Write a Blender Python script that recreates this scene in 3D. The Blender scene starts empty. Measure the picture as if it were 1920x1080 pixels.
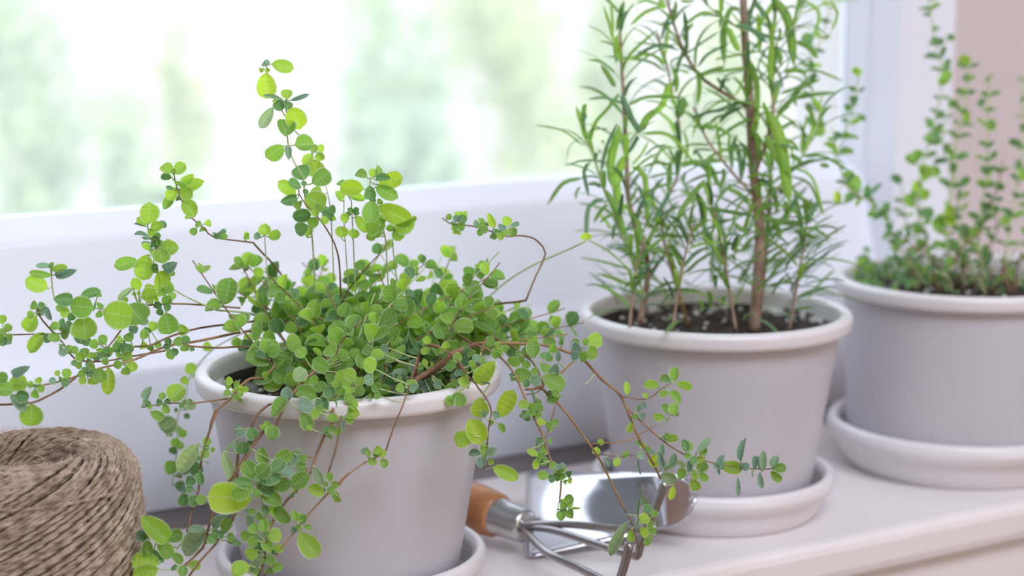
import bpy, bmesh, math, random
from mathutils import Vector, Matrix, noise
R = random.Random(7)
SC = bpy.context.scene
COL = SC.collection
# ------------------------------------------------------------------ camera, world, lights
H = 0.32; FPX = 3600.0; PITCH = math.radians(10.08); YAW = math.radians(31.2)
cam_d = bpy.data.cameras.new('camera'); cam = bpy.data.objects.new('camera', cam_d); COL.objects.link(cam)
cam.location = (0, 0, H); cam.rotation_euler = (math.radians(90) - PITCH, 0, -YAW)
cam_d.sensor_width = 36; cam_d.lens = 36 * FPX / 1920; cam_d.clip_start = .02; cam_d.clip_end = 200
cam_d.dof.use_dof = True; cam_d.dof.focus_distance = .90; cam_d.dof.aperture_fstop = 5.6
SC.camera = cam
SC.view_settings.view_transform = 'Standard'; SC.view_settings.look = 'None'
SC.view_settings.exposure = 0.0; SC.view_settings.gamma = 1; SC.view_settings.use_curve_mapping = False
w = bpy.data.worlds.new('sky'); SC.world = w; w.use_nodes = True
bg = w.node_tree.nodes['Background']; bg.inputs[0].default_value = (.80, .90, 1.04, 1); bg.inputs[1].default_value = 2.75
sun_d = bpy.data.lights.new('sun', 'SUN'); sun_d.energy = 1.2; sun_d.angle = .05; sun_d.color = (1, .95, .85)
sun = bpy.data.objects.new('sun', sun_d); COL.objects.link(sun); sun.rotation_euler = (math.radians(38), 0, math.radians(-15))
def area(name, loc, target, sx, sy, power, color):
    d = bpy.data.lights.new(name, 'AREA'); d.shape = 'RECTANGLE'; d.size = sx; d.size_y = sy; d.energy = power; d.color = color
    o = bpy.data.objects.new(name, d); COL.objects.link(o); o.location = loc
    o.rotation_euler = (Vector(target) - Vector(loc)).to_track_quat('-Z', 'Y').to_euler()
    return o
area('overhead_fill', (.35, -.35, 1.70), (.6, .95, .0), 1.5, 1.0, 50, (.86, .94, 1.10))  # unseen cool fill added overhead to brighten upward faces
area('front_fill', (.9, -1.6, .5), (.65, 1.0, .1), 1.4, 1.4, 13, (1, .84, .74))  # unseen warm fill added behind the camera for the pot fronts
# ------------------------------------------------------------------ helpers
CY, SY, CP, SP = math.cos(YAW), math.sin(YAW), math.cos(PITCH), math.sin(PITCH)
def at(x, y, d):
    'point that lies at axial distance d along the line of sight of a picture position (used once, to measure places)'
    u = (x - 960) / FPX * d; v = -(y - 540) / FPX * d
    f = d * CP + v * SP; z = -d * SP + v * CP
    return Vector((u * CY + f * SY, -u * SY + f * CY, z + H))
def onz(x, y, z):
    p = at(x, y, 1.0); t = (H - z) / (H - p.z); return Vector((p.x * t, p.y * t, z))
def depth(p):
    f = p.x * SY + p.y * CY; return f * CP - (p.z - H) * SP
def pix(p):
    u = p.x * CY - p.y * SY; f = p.x * SY + p.y * CY; z = p.z - H
    d = f * CP - z * SP; return 960 + FPX * u / d, 540 - FPX * (f * SP + z * CP) / d
def mat(name, color, rough=.5, metal=0, spec=.5):
    m = bpy.data.materials.new(name); m.use_nodes = True; b = m.node_tree.nodes['Principled BSDF']
    b.inputs['Base Color'].default_value = (*color, 1); b.inputs['Roughness'].default_value = rough
    b.inputs['Metallic'].default_value = metal; b.inputs['Specular IOR Level'].default_value = spec
    return m, m.node_tree, b
def N(nt, t, **k):
    n = nt.nodes.new(t)
    for a, v in k.items(): setattr(n, a, v)
    return n
def ramp(nt, fac, stops):
    r = N(nt, 'ShaderNodeValToRGB'); e = r.color_ramp.elements
    e[0].position, e[0].color = stops[0][0], (*stops[0][1], 1); e[1].position, e[1].color = stops[-1][0], (*stops[-1][1], 1)
    for p, c in stops[1:-1]:
        q = e.new(p); q.color = (*c, 1)
    nt.links.new(fac, r.inputs[0]); return r.outputs[0]
def noise_tex(nt, scale, detail=4, coord='Object', mapping=None):
    t = N(nt, 'ShaderNodeTexCoord'); n = N(nt, 'ShaderNodeTexNoise'); n.inputs['Scale'].default_value = scale; n.inputs['Detail'].default_value = detail
    if mapping:
        mp = N(nt, 'ShaderNodeMapping'); mp.inputs['Scale'].default_value = mapping; nt.links.new(t.outputs[coord], mp.inputs[0]); nt.links.new(mp.outputs[0], n.inputs['Vector'])
    else: nt.links.new(t.outputs[coord], n.inputs['Vector'])
    return n.outputs[0]
def bump(nt, b, h, strength, dist):
    u = N(nt, 'ShaderNodeBump'); u.inputs['Strength'].default_value = strength; u.inputs['Distance'].default_value = dist
    nt.links.new(h, u.inputs['Height']); nt.links.new(u.outputs[0], b.inputs['Normal'])
def painted(name, c1, c2, rough, scale=14):
    m, nt, b = mat(name, c1, rough); f = noise_tex(nt, scale, 5)
    nt.links.new(ramp(nt, f, [(.35, c1), (.7, c2)]), b.inputs['Base Color']); bump(nt, b, noise_tex(nt, 260, 2), .06, .001); return m
M = {}
M['sill'] = painted('sill_paint', (.84, .78, .775), (.81, .75, .74), .24)
M['frame'] = painted('frame_paint', (.87, .885, .95), (.85, .865, .935), .32)
M['wall'] = painted('room_wall_paint', (.66, .57, .56), (.63, .54, .53), .8)
M['white_wall'] = painted('room_white_paint', (.78, .73, .71), (.75, .7, .68), .8)
M['strip'] = painted('dark_strip', (.20, .17, .17), (.16, .14, .14), .6)
M['floor'] = painted('floor_boards', (.42, .30, .2), (.36, .25, .17), .5)
M['render'] = painted('outside_render', (.57, .525, .48), (.54, .50, .455), .9, 2)
M['paving'] = painted('outside_paving', (.50, .46, .41), (.44, .42, .36), .9, 1)
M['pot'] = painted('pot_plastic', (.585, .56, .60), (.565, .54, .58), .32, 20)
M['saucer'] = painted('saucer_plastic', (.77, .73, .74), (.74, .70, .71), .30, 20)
M['soil'], nt, b = mat('potting_soil', (.03, .02, .015), .95)
nt.links.new(ramp(nt, noise_tex(nt, 420, 3), [(.35, (.012, .008, .006)), (.6, (.05, .033, .024)), (.8, (.11, .08, .06))]), b.inputs['Base Color'])
M['perlite'], _, _ = mat('perlite', (.8, .79, .77), .9)
# stained inner wall of the pot: limescale with splashed soil
M['stain'], nt, b = mat('stained_pot_inside', (.8, .78, .77), .7)
nt.links.new(ramp(nt, noise_tex(nt, 62, 10), [(.45, (.03, .02, .015)), (.50, (.12, .09, .08)), (.535, (.66, .63, .63)), (.66, (.84, .82, .82))]), b.inputs['Base Color'])
M['steel'], nt, b = mat('polished_steel', (.66, .67, .70), .10, 1)
M['steel_rod'], nt, b = mat('zinc_steel', (.40, .38, .38), .28, 1)
M['ferrule'], nt, b = mat('ferrule_steel', (.58, .57, .56), .25, 1)
M['wood'], nt, b = mat('varnished_beech', (.62, .27, .08), .28)
nt.links.new(ramp(nt, noise_tex(nt, 90, 6, mapping=(1, 1, .07)), [(.35, (.36, .14, .045)), (.65, (.50, .22, .085))]), b.inputs['Base Color'])
def twine_mat(name, k):
    m, nt, b = mat(name, (.4, .28, .19), .95, spec=.15)
    nt.links.new(ramp(nt, noise_tex(nt, 190, 6), [(.3, (.25 * k, .175 * k, .125 * k)), (.5, (.42 * k, .32 * k, .245 * k)), (.72, (.60 * k, .47 * k, .37 * k))]), b.inputs['Base Color'])
    bump(nt, b, noise_tex(nt, 1600, 3), .9, .0006); return m
M['twine'] = twine_mat('jute_twine', 1.0); M['fuzz'] = twine_mat('lit_jute_fibre', 2.0); M['core'], _, _ = mat('twine_core', (.10, .06, .04), .95)  # loose fibres coloured lighter than the twine, window light painted in
def stem_mat(name, c1, c2):
    m, nt, b = mat(name, c1, .7); nt.links.new(ramp(nt, noise_tex(nt, 120, 4), [(.35, c1), (.7, c2)]), b.inputs['Base Color']); return m
M['stem_brown'] = stem_mat('brown_stem', (.17, .085, .045), (.33, .19, .10))
M['stem_orange'] = stem_mat('orange_stem', (.26, .135, .06), (.42, .26, .14))
M['stem_green'] = stem_mat('green_stem', (.42, .55, .22), (.58, .62, .34))
M['bark'] = stem_mat('woody_bark', (.24, .14, .10), (.44, .29, .22))
def leaf_mat(name, c, trans, veins=True, margin=(.72, .80, .58), rough=.55, tmix=.5):
    'leaf: front colour c, light coming through it trans; pale hairy margin and midrib'
    m = bpy.data.materials.new(name); m.use_nodes = True; nt = m.node_tree; nt.nodes.clear(); L = nt.links.new
    out = N(nt, 'ShaderNodeOutputMaterial'); pr = N(nt, 'ShaderNodeBsdfPrincipled'); tr = N(nt, 'ShaderNodeBsdfTranslucent'); mx = N(nt, 'ShaderNodeMixShader')
    uv = N(nt, 'ShaderNodeUVMap'); sp = N(nt, 'ShaderNodeSeparateXYZ'); L(uv.outputs[0], sp.inputs[0])
    oi = N(nt, 'ShaderNodeObjectInfo'); gi = N(nt, 'ShaderNodeNewGeometry')
    ad = N(nt, 'ShaderNodeMath', operation='ADD'); L(oi.outputs['Random'], ad.inputs[0]); L(gi.outputs['Random Per Island'], ad.inputs[1])
    fr = N(nt, 'ShaderNodeMath', operation='FRACT'); L(ad.outputs[0], fr.inputs[0])
    a = N(nt, 'ShaderNodeMath', operation='SUBTRACT'); L(sp.outputs[0], a.inputs[0]); a.inputs[1].default_value = .5
    b2 = N(nt, 'ShaderNodeMath', operation='ABSOLUTE'); L(a.outputs[0], b2.inputs[0])
    dk = ramp(nt, fr.outputs[0], [(0, (.72, .74, .78)), (.5, (1, 1, 1)), (1, (1.18, 1.16, 1.0))])
    def col(cc, mg):
        h = N(nt, 'ShaderNodeMix', data_type='RGBA', blend_type='MULTIPLY'); h.inputs[0].default_value = 1; h.inputs[6].default_value = (*cc, 1); L(dk, h.inputs[7])
        r = N(nt, 'ShaderNodeMix', data_type='RGBA'); L(h.outputs[2], r.inputs[6]); r.inputs[7].default_value = (*mg, 1)
        f = ramp(nt, b2.outputs[0], [(0, (.22, .22, .22)), (.018, (.16, .16, .16)), (.05, (0, 0, 0)), (.42, (0, 0, 0)), (.5, (.8, .8, .8))] if veins else [(0, (.25,) * 3), (.06, (0,) * 3), (.4, (0,) * 3), (.5, (.3,) * 3)])
        L(f, r.inputs[0]); return r.outputs[2]
    L(col(c, margin), pr.inputs['Base Color']); pr.inputs['Roughness'].default_value = rough; pr.inputs['Specular IOR Level'].default_value = .35
    pr.inputs['Sheen Weight'].default_value = .5 if veins else .15; pr.inputs['Sheen Roughness'].default_value = .4
    L(col(trans, tuple(min(1, q * 1.15) for q in margin)), tr.inputs[0]); mx.inputs[0].default_value = tmix
    wv = N(nt, 'ShaderNodeTexWave', bands_direction='Y'); wv.inputs['Scale'].default_value = 1.7; wv.inputs['Distortion'].default_value = 1.5; L(uv.outputs[0], wv.inputs['Vector'])
    bu = N(nt, 'ShaderNodeBump'); bu.inputs['Strength'].default_value = .25; bu.inputs['Distance'].default_value = .0008; L(wv.outputs[0], bu.inputs['Height']); L(bu.outputs[0], pr.inputs['Normal'])
    L(pr.outputs[0], mx.inputs[1]); L(tr.outputs[0], mx.inputs[2]); L(mx.outputs[0], out.inputs[0]); return m
LM = {'g': leaf_mat('leaf_green', (.24, .42, .10), (.36, .68, .07)),
      'b': leaf_mat('leaf_grey_green', (.16, .32, .13), (.19, .43, .08), tmix=.4),
      'l': leaf_mat('leaf_light_green', (.32, .52, .10), (.54, .86, .06), tmix=.55),
      'y': leaf_mat('leaf_yellow_green', (.42, .58, .07), (.60, .90, .05), tmix=.55),
      'p': leaf_mat('leaf_pale_underside', (.42, .54, .30), (.42, .62, .22)),
      's': leaf_mat('leaf_silvery', (.30, .45, .33), (.25, .45, .25)),
      'n': leaf_mat('needle_green', (.15, .29, .07), (.29, .56, .07), False, tmix=.45),
      'm': leaf_mat('needle_grey_green', (.13, .26, .13), (.14, .34, .10), False, tmix=.35),
      't': leaf_mat('needle_light_green', (.26, .45, .08), (.44, .78, .08), False, tmix=.5)}
def tag(o, label=None, cat=None, group=None, kind=None):
    for k, v in (('label', label), ('category', cat), ('group', group), ('kind', kind)):
        if v: o[k] = v
    return o
def thing(name, label, cat, loc, group=None):
    o = bpy.data.objects.new(name, None); COL.objects.link(o); o.location = loc; o.empty_display_size = .01
    bpy_matrix[o.name] = Matrix.Translation(Vector(loc)); return tag(o, label, cat, group)
bpy_matrix = {}
def link(name, me, parent=None, world=None):
    'link a mesh whose vertices are in world space (or placed by the matrix world) under parent'
    o = bpy.data.objects.new(name, me); COL.objects.link(o)
    wm = world or Matrix.Identity(4)
    if parent:
        o.parent = parent; o.matrix_local = bpy_matrix[parent.name].inverted() @ wm
    else: o.matrix_local = wm
    bpy_matrix[o.name] = wm.copy(); return o
def mesh(name, vs, fs, m, uvs=None, smooth=True):
    me = bpy.data.meshes.new(name); me.from_pydata([tuple(v) for v in vs], [], fs)
    for q in (m if isinstance(m, list) else [m]): me.materials.append(q)
    if smooth: me.polygons.foreach_set('use_smooth', [True] * len(me.polygons))
    if uvs:
        l = me.uv_layers.new(name='UVMap')
        for i, lp in enumerate(me.loops): l.data[i].uv = uvs[lp.vertex_index]
    me.update(); return me
def origin(me, c):
    me.transform(Matrix.Translation(-Vector(c))); return Matrix.Translation(Vector(c))
def lathe(prof, c, n=96, z0=0, s=1):
    vs, fs = [], []
    for r, z in prof:
        for i in range(n):
            a = 2 * math.pi * i / n; vs.append((c[0] + r * s * math.cos(a), c[1] + r * s * math.sin(a), z0 + z * s))
    for k in range(len(prof) - 1):
        for i in range(n): fs.append((k * n + i, k * n + (i + 1) % n, (k + 1) * n + (i + 1) % n, (k + 1) * n + i))
    return vs, fs
def rounded(pts, r, seg=4):
    'profile polyline with rounded corners'
    out = [pts[0]]
    for i in range(1, len(pts) - 1):
        p, a, b = Vector(pts[i]), Vector(pts[i - 1]), Vector(pts[i + 1])
        q = min(r, (a - p).length * .48, (b - p).length * .48); u = p + (a - p).normalized() * q; v = p + (b - p).normalized() * q
        for k in range(seg + 1):
            t = k / seg; out.append(tuple(u * (1 - t) ** 2 + p * 2 * t * (1 - t) + v * t * t))
    return out + [pts[-1]]
def smooth_path(P, step):
    P = [Vector(p) for p in P]
    if len(P) < 3: return [P[0].lerp(P[-1], i / 4) for i in range(5)]
    Q = [P[0] * 2 - P[1]] + P + [P[-1] * 2 - P[-2]]; out = []
    for i in range(1, len(Q) - 2):
        n = max(2, int((Q[i + 1] - Q[i]).length / step))
        for k in range(n):
            t = k / n; a, b, c, d = Q[i - 1], Q[i], Q[i + 1], Q[i + 2]
            out.append(.5 * ((2 * b) + (c - a) * t + (2 * a - 5 * b + 4 * c - d) * t * t + (3 * b - a - 3 * c + d) * t ** 3))
    out.append(P[-1]); return out
def tube(path, rad, n=6, cap=True, vs=None, fs=None):
    vs = [] if vs is None else vs; fs = [] if fs is None else fs; base = len(vs); up = Vector((0, 0, 1)); L = len(path)
    t = (path[1] - path[0]).normalized(); a = t.cross(up if abs(t.z) < .9 else Vector((1, 0, 0))).normalized()
    for i, p in enumerate(path):
        t = (path[min(i + 1, L - 1)] - path[max(i - 1, 0)]).normalized()
        a = (a - t * a.dot(t)).normalized(); b = t.cross(a); r = rad(i / (L - 1)) if callable(rad) else rad
        for k in range(n):
            q = 2 * math.pi * k / n; vs.append(p + a * (r * math.cos(q)) + b * (r * math.sin(q)))
    for i in range(L - 1):
        for k in range(n): fs.append((base + i * n + k, base + i * n + (k + 1) % n, base + (i + 1) * n + (k + 1) % n, base + (i + 1) * n + k))
    if cap: fs.append(tuple(base + k for k in reversed(range(n)))); fs.append(tuple(base + (L - 1) * n + k for k in range(n)))
    return vs, fs
def box(x0, x1, y0, y1, z0, z1, bev=0):
    bm = bmesh.new(); bmesh.ops.create_cube(bm, size=1, matrix=Matrix.Translation(((x0 + x1) / 2, (y0 + y1) / 2, (z0 + z1) / 2)) @ Matrix.Diagonal((x1 - x0, y1 - y0, z1 - z0, 1)))
    if bev: bmesh.ops.bevel(bm, geom=bm.edges[:], offset=bev, segments=3, affect='EDGES', profile=.6)
    return bm
def bmobj(name, bm, m, parent=None, smooth=False):
    me = bpy.data.meshes.new(name); bm.to_mesh(me); bm.free(); me.materials.append(m)
    if smooth: me.polygons.foreach_set('use_smooth', [True] * len(me.polygons))
    return link(name, me, parent)
def extrude_x(name, prof, x0, x1, m, parent=None):
    'closed (y, z) outline extruded along the sill'
    n = len(prof); vs = [(x0, y, z) for y, z in prof] + [(x1, y, z) for y, z in prof]
    fs = [(i, (i + 1) % n, n + (i + 1) % n, n + i) for i in range(n)] + [tuple(reversed(range(n))), tuple(range(n, 2 * n))]
    return link(name, mesh(name, vs, fs, m, smooth=False), parent)
# ------------------------------------------------------------------ room shell
S = lambda o: tag(o, kind='structure')
XL, XR, YB, ZF, ZC = -1.9, 2.3, -2.6, -.86, 1.75
WL, WR, WB, WT = -.75, .934, .1685, 1.45          # clear glass opening
YG = 1.075
S(bmobj('floor', box(XL, XR, YB, 1.03, ZF - .05, ZF), M['floor']))
S(bmobj('ceiling', box(XL, XR, YB, 1.2, ZC, ZC + .05), M['white_wall']))
S(bmobj('wall_left', box(XL - .05, XL, YB, 1.2, ZF, ZC), M['white_wall']))
S(bmobj('wall_right', box(XR, XR + .05, YB, 1.2, ZF, ZC), M['white_wall']))
S(bmobj('wall_back', box(XL, XR, YB - .05, YB, ZF, ZC), M['white_wall']))
def window_wall():
    bm = bmesh.new()
    for b in ((XL, WL - .055, 1.030, 1.13, .085, ZC), (.9955, XR, 1.030, 1.13, .085, ZC), (WL - .055, .9955, 1.030, 1.13, WT + .05, ZC),
              (XL, XR, 1.005, 1.13, ZF, -.03)):
        t = box(*b); me = bpy.data.meshes.new('t'); t.to_mesh(me); t.free(); bm.from_mesh(me); bpy.data.meshes.remove(me)
    return bm
S(bmobj('wall_window', window_wall(), M['wall']))
# window sill board with a rounded nose, the apron under it
nose = [(1.018, -.024), (1.018, 0)] + [(.777, 0), (.7735, -.0008), (.7712, -.0028), (.7702, -.006), (.7702, -.017), (.7712, -.021), (.775, -.024)]
S(extrude_x('trim_1', nose, XL, XR, M['sill']))
S(extrude_x('trim_2', [(.779, -.0245), (.7795, -.10), (1.004, -.10), (1.004, -.0245)], XL, XR, M['sill']))
S(bmobj('trim_6', box(XL, XR, .978, 1.0150, .0001, .0008), M['strip']))  # thin dark grey-brown strip along the back of the sill
# window frame: sub-sill box with rounded ledge, then the sash rails
win = thing('window_1', None, None, (0, YG, .09)); del_keys = [k for k in ('label', 'category') if k in win]
win['kind'] = 'structure'
led = rounded([(1.0158, .0008), (1.0128, .0010), (1.0048, .0885), (1.052, .0935), (1.052, .0008), (1.016, .0008)], .004, 3)
extrude_x('frame_ledge', led, XL, XR, M['frame'], win)
rail = [(1.062, .0905), (1.037, .0905)] + rounded([(1.036, .0910), (1.052, .157), (1.0795, .170), (1.0795, .1)], .003, 3)
extrude_x('sash_rail', rail, WL - .05, .9355, M['frame'], win)
bmobj('sash_rail', box(WL - .05, .9355, 1.05, 1.08, WT, WT + .055, .002), M['frame'], win)
def stile(x0, x1): return [(x0, YG + .004), (x0, 1.063), (x0 + .001, 1.0615), (x1, 1.0615), (x1, YG + .004)]
def extrude_z(name, prof, z0, z1, m, parent):
    n = len(prof); vs = [(x, y, z0) for x, y in prof] + [(x, y, z1) for x, y in prof]
    fs = [(i, (i + 1) % n, n + (i + 1) % n, n + i) for i in range(n)] + [tuple(reversed(range(n))), tuple(range(n, 2 * n))]
    return link(name, mesh(name, vs, fs, m, smooth=False), parent)
extrude_z('sash_stile', [(WR, 1.079), (WR, 1.066), (.9335, 1.053), (.9355, 1.0525), (.9355, 1.079)], .150, WT + .01, M['frame'], win)
extrude_z('frame_post', [(.9357, 1.08), (.9357, 1.0215), (.9372, 1.020), (.9640, 1.020), (.9655, 1.0215), (.9655, 1.0255), (.9670, 1.0262), (.9940, 1.0262), (.9954, 1.0275), (.9954, 1.08)], .0895, WT + .03, M['frame'], win)
extrude_z('sash_stile', [(WL, 1.079), (WL, 1.063), (WL - .05, 1.0615), (WL - .05, 1.079)], .158, WT + .01, M['frame'], win)
# glass: clear, with a whitish haze of light mixed in to pale the view
g = bpy.data.materials.new('hazed_glass'); g.use_nodes = True; nt = g.node_tree; nt.nodes.clear()
o_ = N(nt, 'ShaderNodeOutputMaterial'); tp = N(nt, 'ShaderNodeBsdfTransparent'); gl = N(nt, 'ShaderNodeBsdfGlossy'); gl.inputs['Roughness'].default_value = .02
tl = N(nt, 'ShaderNodeBsdfTranslucent'); tl.inputs[0].default_value = (.95, .98, 1, 1); m1 = N(nt, 'ShaderNodeMixShader'); m2 = N(nt, 'ShaderNodeMixShader'); m1.inputs[0].default_value = .17
fz = N(nt, 'ShaderNodeFresnel'); fz.inputs[0].default_value = 1.3
nt.links.new(tp.outputs[0], m1.inputs[1]); nt.links.new(tl.outputs[0], m1.inputs[2]); nt.links.new(fz.outputs[0], m2.inputs[0]); nt.links.new(m1.outputs[0], m2.inputs[1]); nt.links.new(gl.outputs[0], m2.inputs[2]); nt.links.new(m2.outputs[0], o_.inputs[0])
M['glass'] = g
bmobj('pane', box(WL, WR, YG - .001, YG + .001, WB - .002, WT), M['glass'], win)
# outer reveal of the opening, seen through the right end of the glass
S(bmobj('trim_3', box(.9365, 1.06, 1.081, 1.132, .05, WT), M['render']))
S(bmobj('trim_4', box(WL - .1, 1.06, 1.081, 1.145, .05, .150), M['render']))
# ------------------------------------------------------------------ garden outside
GZ = -1.25
tag(bmobj('garden_ground', box(-12, 30, 1.4, 32, GZ - .1, GZ), M['paving']), kind='structure')
GD = Vector((SY, CY, 0)); GR = Vector((CY, -SY, 0))
def gp(x, dist): return GD * dist + GR * ((x - 960) / FPX * dist)
vs = []; c0 = gp(-900, 13); c1 = gp(2900, 13); off = GD * .3
for p in (c0, c1, c1 + off, c0 + off):
    vs += [Vector((p.x, p.y, GZ)), Vector((p.x, p.y, 1.6))]
S(link('trim_5', mesh('garden_wall', vs, [(0, 2, 3, 1), (2, 4, 5, 3), (4, 6, 7, 5), (6, 0, 1, 7), (1, 3, 5, 7)], M['render'], smooth=False)))
SHL = [leaf_mat('shrub_leaf_%s' % n, c, t, False, tmix=.4) for n, c, t in (('pale', (.56, .66, .42), (.52, .64, .36)), ('fresh', (.64, .69, .38), (.60, .67, .33)), ('deep', (.48, .60, .40), (.45, .58, .36)))]
def shrub(x, ytop, ybot, wpx, dist, mi, label, n=900):
    c = gp(x, dist); zt = H - dist * math.tan(PITCH + (ytop - 540) / FPX); zb = max(GZ + .1, H - dist * math.tan(PITCH + (ybot - 540) / FPX))
    rw = wpx / 2 / FPX * dist; r = random.Random(int(x * 7 + ytop)); t = thing('garden_shrub', label, 'shrub', (c.x, c.y, GZ), 'shrubs in the garden')
    vs, fs, uv = [], [], []
    lobes = [Vector((r.gauss(0, .45), r.gauss(0, .45), r.gauss(0, .5))) for _ in range(9)]
    for i in range(n):
        u = Vector((r.gauss(0, 1), r.gauss(0, 1), r.gauss(0, 1))).normalized() * (r.random() ** .5) * .55 + lobes[i % 9]
        p = Vector((c.x + u.x * rw, c.y + u.y * rw, (zt + zb) / 2 + u.z * (zt - zb) / 2)); s = r.uniform(.035, .075)
        a = Vector((r.gauss(0, 1), r.gauss(0, 1), r.gauss(0, 1))).normalized(); b = a.cross(Vector((r.gauss(0, 1), r.gauss(0, 1), r.gauss(0, 1)))).normalized()
        k = len(vs); vs += [p - a * s, p + b * s * .5, p + a * s, p - b * s * .5]; uv += [(.5, 0), (1, .5), (.5, 1), (0, .5)]; fs.append((k, k + 1, k + 2, k + 3))
    tag(link('foliage', mesh('foliage', vs, fs, SHL[mi], uv), t), kind='stuff')
    for a in range(5):
        q = r.uniform(0, 6.28); e = Vector((c.x + math.cos(q) * rw * .5, c.y + math.sin(q) * rw * .5, (zt + zb) / 2))
        v2, f2 = tube(smooth_path([(c.x, c.y, GZ), (c.x + math.cos(q) * rw * .2, c.y + math.sin(q) * rw * .2, (GZ + e.z) / 2), e], .2), lambda t: .014 * (1 - .6 * t), 5)
        link('branch', mesh('branch', v2, f2, M['stem_green']), t)
for a in ((60, -80, 470, 330, 8.0, 0, 'tall pale green shrub outside the window at the far left'),
          (215, 230, 620, 230, 7.4, 0, 'low blurred shrub outside the window, left of the twining herb tops'),
          (345, -60, 380, 120, 9.4, 1, 'faint yellow-green shrub outside at the upper left of the window', 330),
          (770, -90, 520, 240, 8.0, 0, 'tall blurred green shrub outside the middle of the window'),
          (960, -60, 520, 260, 8.8, 1, 'yellow-green shrub outside, just left of the rosemary'),
          (790, 170, 620, 220, 7.4, 2, 'low darker shrub outside, below the tall one at mid window'),
          (1135, -40, 520, 150, 9.6, 1, 'pale bush outside behind the left rosemary sprigs'),
          (1360, -80, 520, 200, 10.4, 1, 'pale bush outside behind the middle of the rosemary'),
          (-210, 120, 620, 170, 6.6, 2, 'bushy green shrub outside past the left picture edge')):
    shrub(*a)
# ------------------------------------------------------------------ pots and saucers
def saucer(c, s, label):
    prof = rounded([(.0001, .004), (.055, .004), (.0605, .0085), (.0625, .0215), (.0655, .0255), (.0690, .0245), (.0705, .0195), (.0685, .0150), (.0655, .0128), (.0625, .0055), (.0585, .0), (.0001, 0)], .0016, 3)
    vs, fs = lathe(prof, c, 128, 0, s); t = link('pot_saucer', mesh('pot_saucer', vs, fs, M['saucer'])); me = t.data; m = origin(me, (c[0], c[1], 0)); t.matrix_local = m; bpy_matrix[t.name] = m
    return tag(t, label, 'saucer', 'white pot saucers')
def pot(t, c, s, rr, rt, rb, Hr, Hb, cat=None):
    'rr rim radius, rt body radius under the rim, rb foot radius'
    z = .0041 * s
    body = rounded([(.0001, z), (rb - .006, z), (rb - .001, z + .003), (rb, z + .008), (rt, Hr - .010), (rt, Hr - .0065)], .003, 4)
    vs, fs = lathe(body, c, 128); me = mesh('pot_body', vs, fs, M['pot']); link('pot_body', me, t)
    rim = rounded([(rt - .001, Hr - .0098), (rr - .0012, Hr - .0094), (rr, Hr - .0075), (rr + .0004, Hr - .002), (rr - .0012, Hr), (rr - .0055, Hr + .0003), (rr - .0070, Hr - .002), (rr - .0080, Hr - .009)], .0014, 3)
    vs, fs = lathe(rim, c, 128); link('pot_rim', mesh('pot_rim', vs, fs, M['saucer']), t)  # rim coloured lighter than the body to stand for stronger light on it
    inn = [(rr - .0080, Hr - .009), (rt - .0035, Hr - .012), (rt - .006, Hr - .035), (rt - .008, Hb - .01)]
    vs, fs = lathe(inn, c, 96); link('pot_lining', mesh('pot_lining', vs, fs, M['stain']), t)
def soil(t, c, r, z, n=60, dome=.003):
    vs, fs = [Vector((c[0], c[1], z + dome))], []; K, A = 22, 72
    for i in range(1, K + 1):
        for j in range(A):
            a = 2 * math.pi * j / A; q = r * i / K; x, y = c[0] + q * math.cos(a), c[1] + q * math.sin(a)
            vs.append(Vector((x, y, z + dome * (1 - (i / K) ** 2) + .0035 * noise.noise(Vector((x, y, 0)) * 160) + .002 * noise.noise(Vector((x, y, 5)) * 500))))
    for j in range(A): fs.append((0, 1 + j, 1 + (j + 1) % A))
    for i in range(K - 1):
        for j in range(A): fs.append((1 + i * A + j, 1 + (i + 1) * A + j, 1 + (i + 1) * A + (j + 1) % A, 1 + i * A + (j + 1) % A))
    o = link('soil', mesh('soil', vs, fs, M['soil']), t)
    bm = bmesh.new()
    for i in range(n):
        a = R.uniform(0, 6.28); q = r * R.random() ** .5 * .95
        bmesh.ops.create_icosphere(bm, subdivisions=1, radius=R.uniform(.0008, .002), matrix=Matrix.Translation((c[0] + q * math.cos(a), c[1] + q * math.sin(a), z + dome * .7 + .001)) @ Matrix.Rotation(R.random() * 3, 4, 'X') @ Matrix.Diagonal((1, .7, .8, 1)))
    p = bmobj('perlite', bm, M['perlite'], t); p['kind'] = 'stuff'
C1, C2, C3 = (.411, .834), (.655, .858), (.850, .861)
saucer(C1, .968, 'white plastic saucer under the pot of oregano, nearest the camera')
saucer(C2, 1.0, 'white plastic saucer under the middle pot of rosemary')
saucer(C3, 1.17, 'wide white plastic saucer under the right pot of thyme')
pot1 = thing('potted_oregano', 'sprawling green oregano trailing over a white plastic pot, left of the rosemary', 'potted plant', (*C1, .006))
pot2 = thing('potted_rosemary', 'tall rosemary with needle leaves in the middle white pot', 'potted plant', (*C2, .006))
pot3 = thing('potted_thyme', 'blurred thin-stemmed thyme in the wide white pot at the right', 'potted plant', (*C3, .007))
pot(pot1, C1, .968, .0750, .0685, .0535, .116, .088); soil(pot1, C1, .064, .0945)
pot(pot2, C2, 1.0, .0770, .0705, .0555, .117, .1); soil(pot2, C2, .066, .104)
pot(pot3, C3, 1.17, .0795, .0735, .0690, .1185, .1); soil(pot3, C3, .069, .108)
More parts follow.
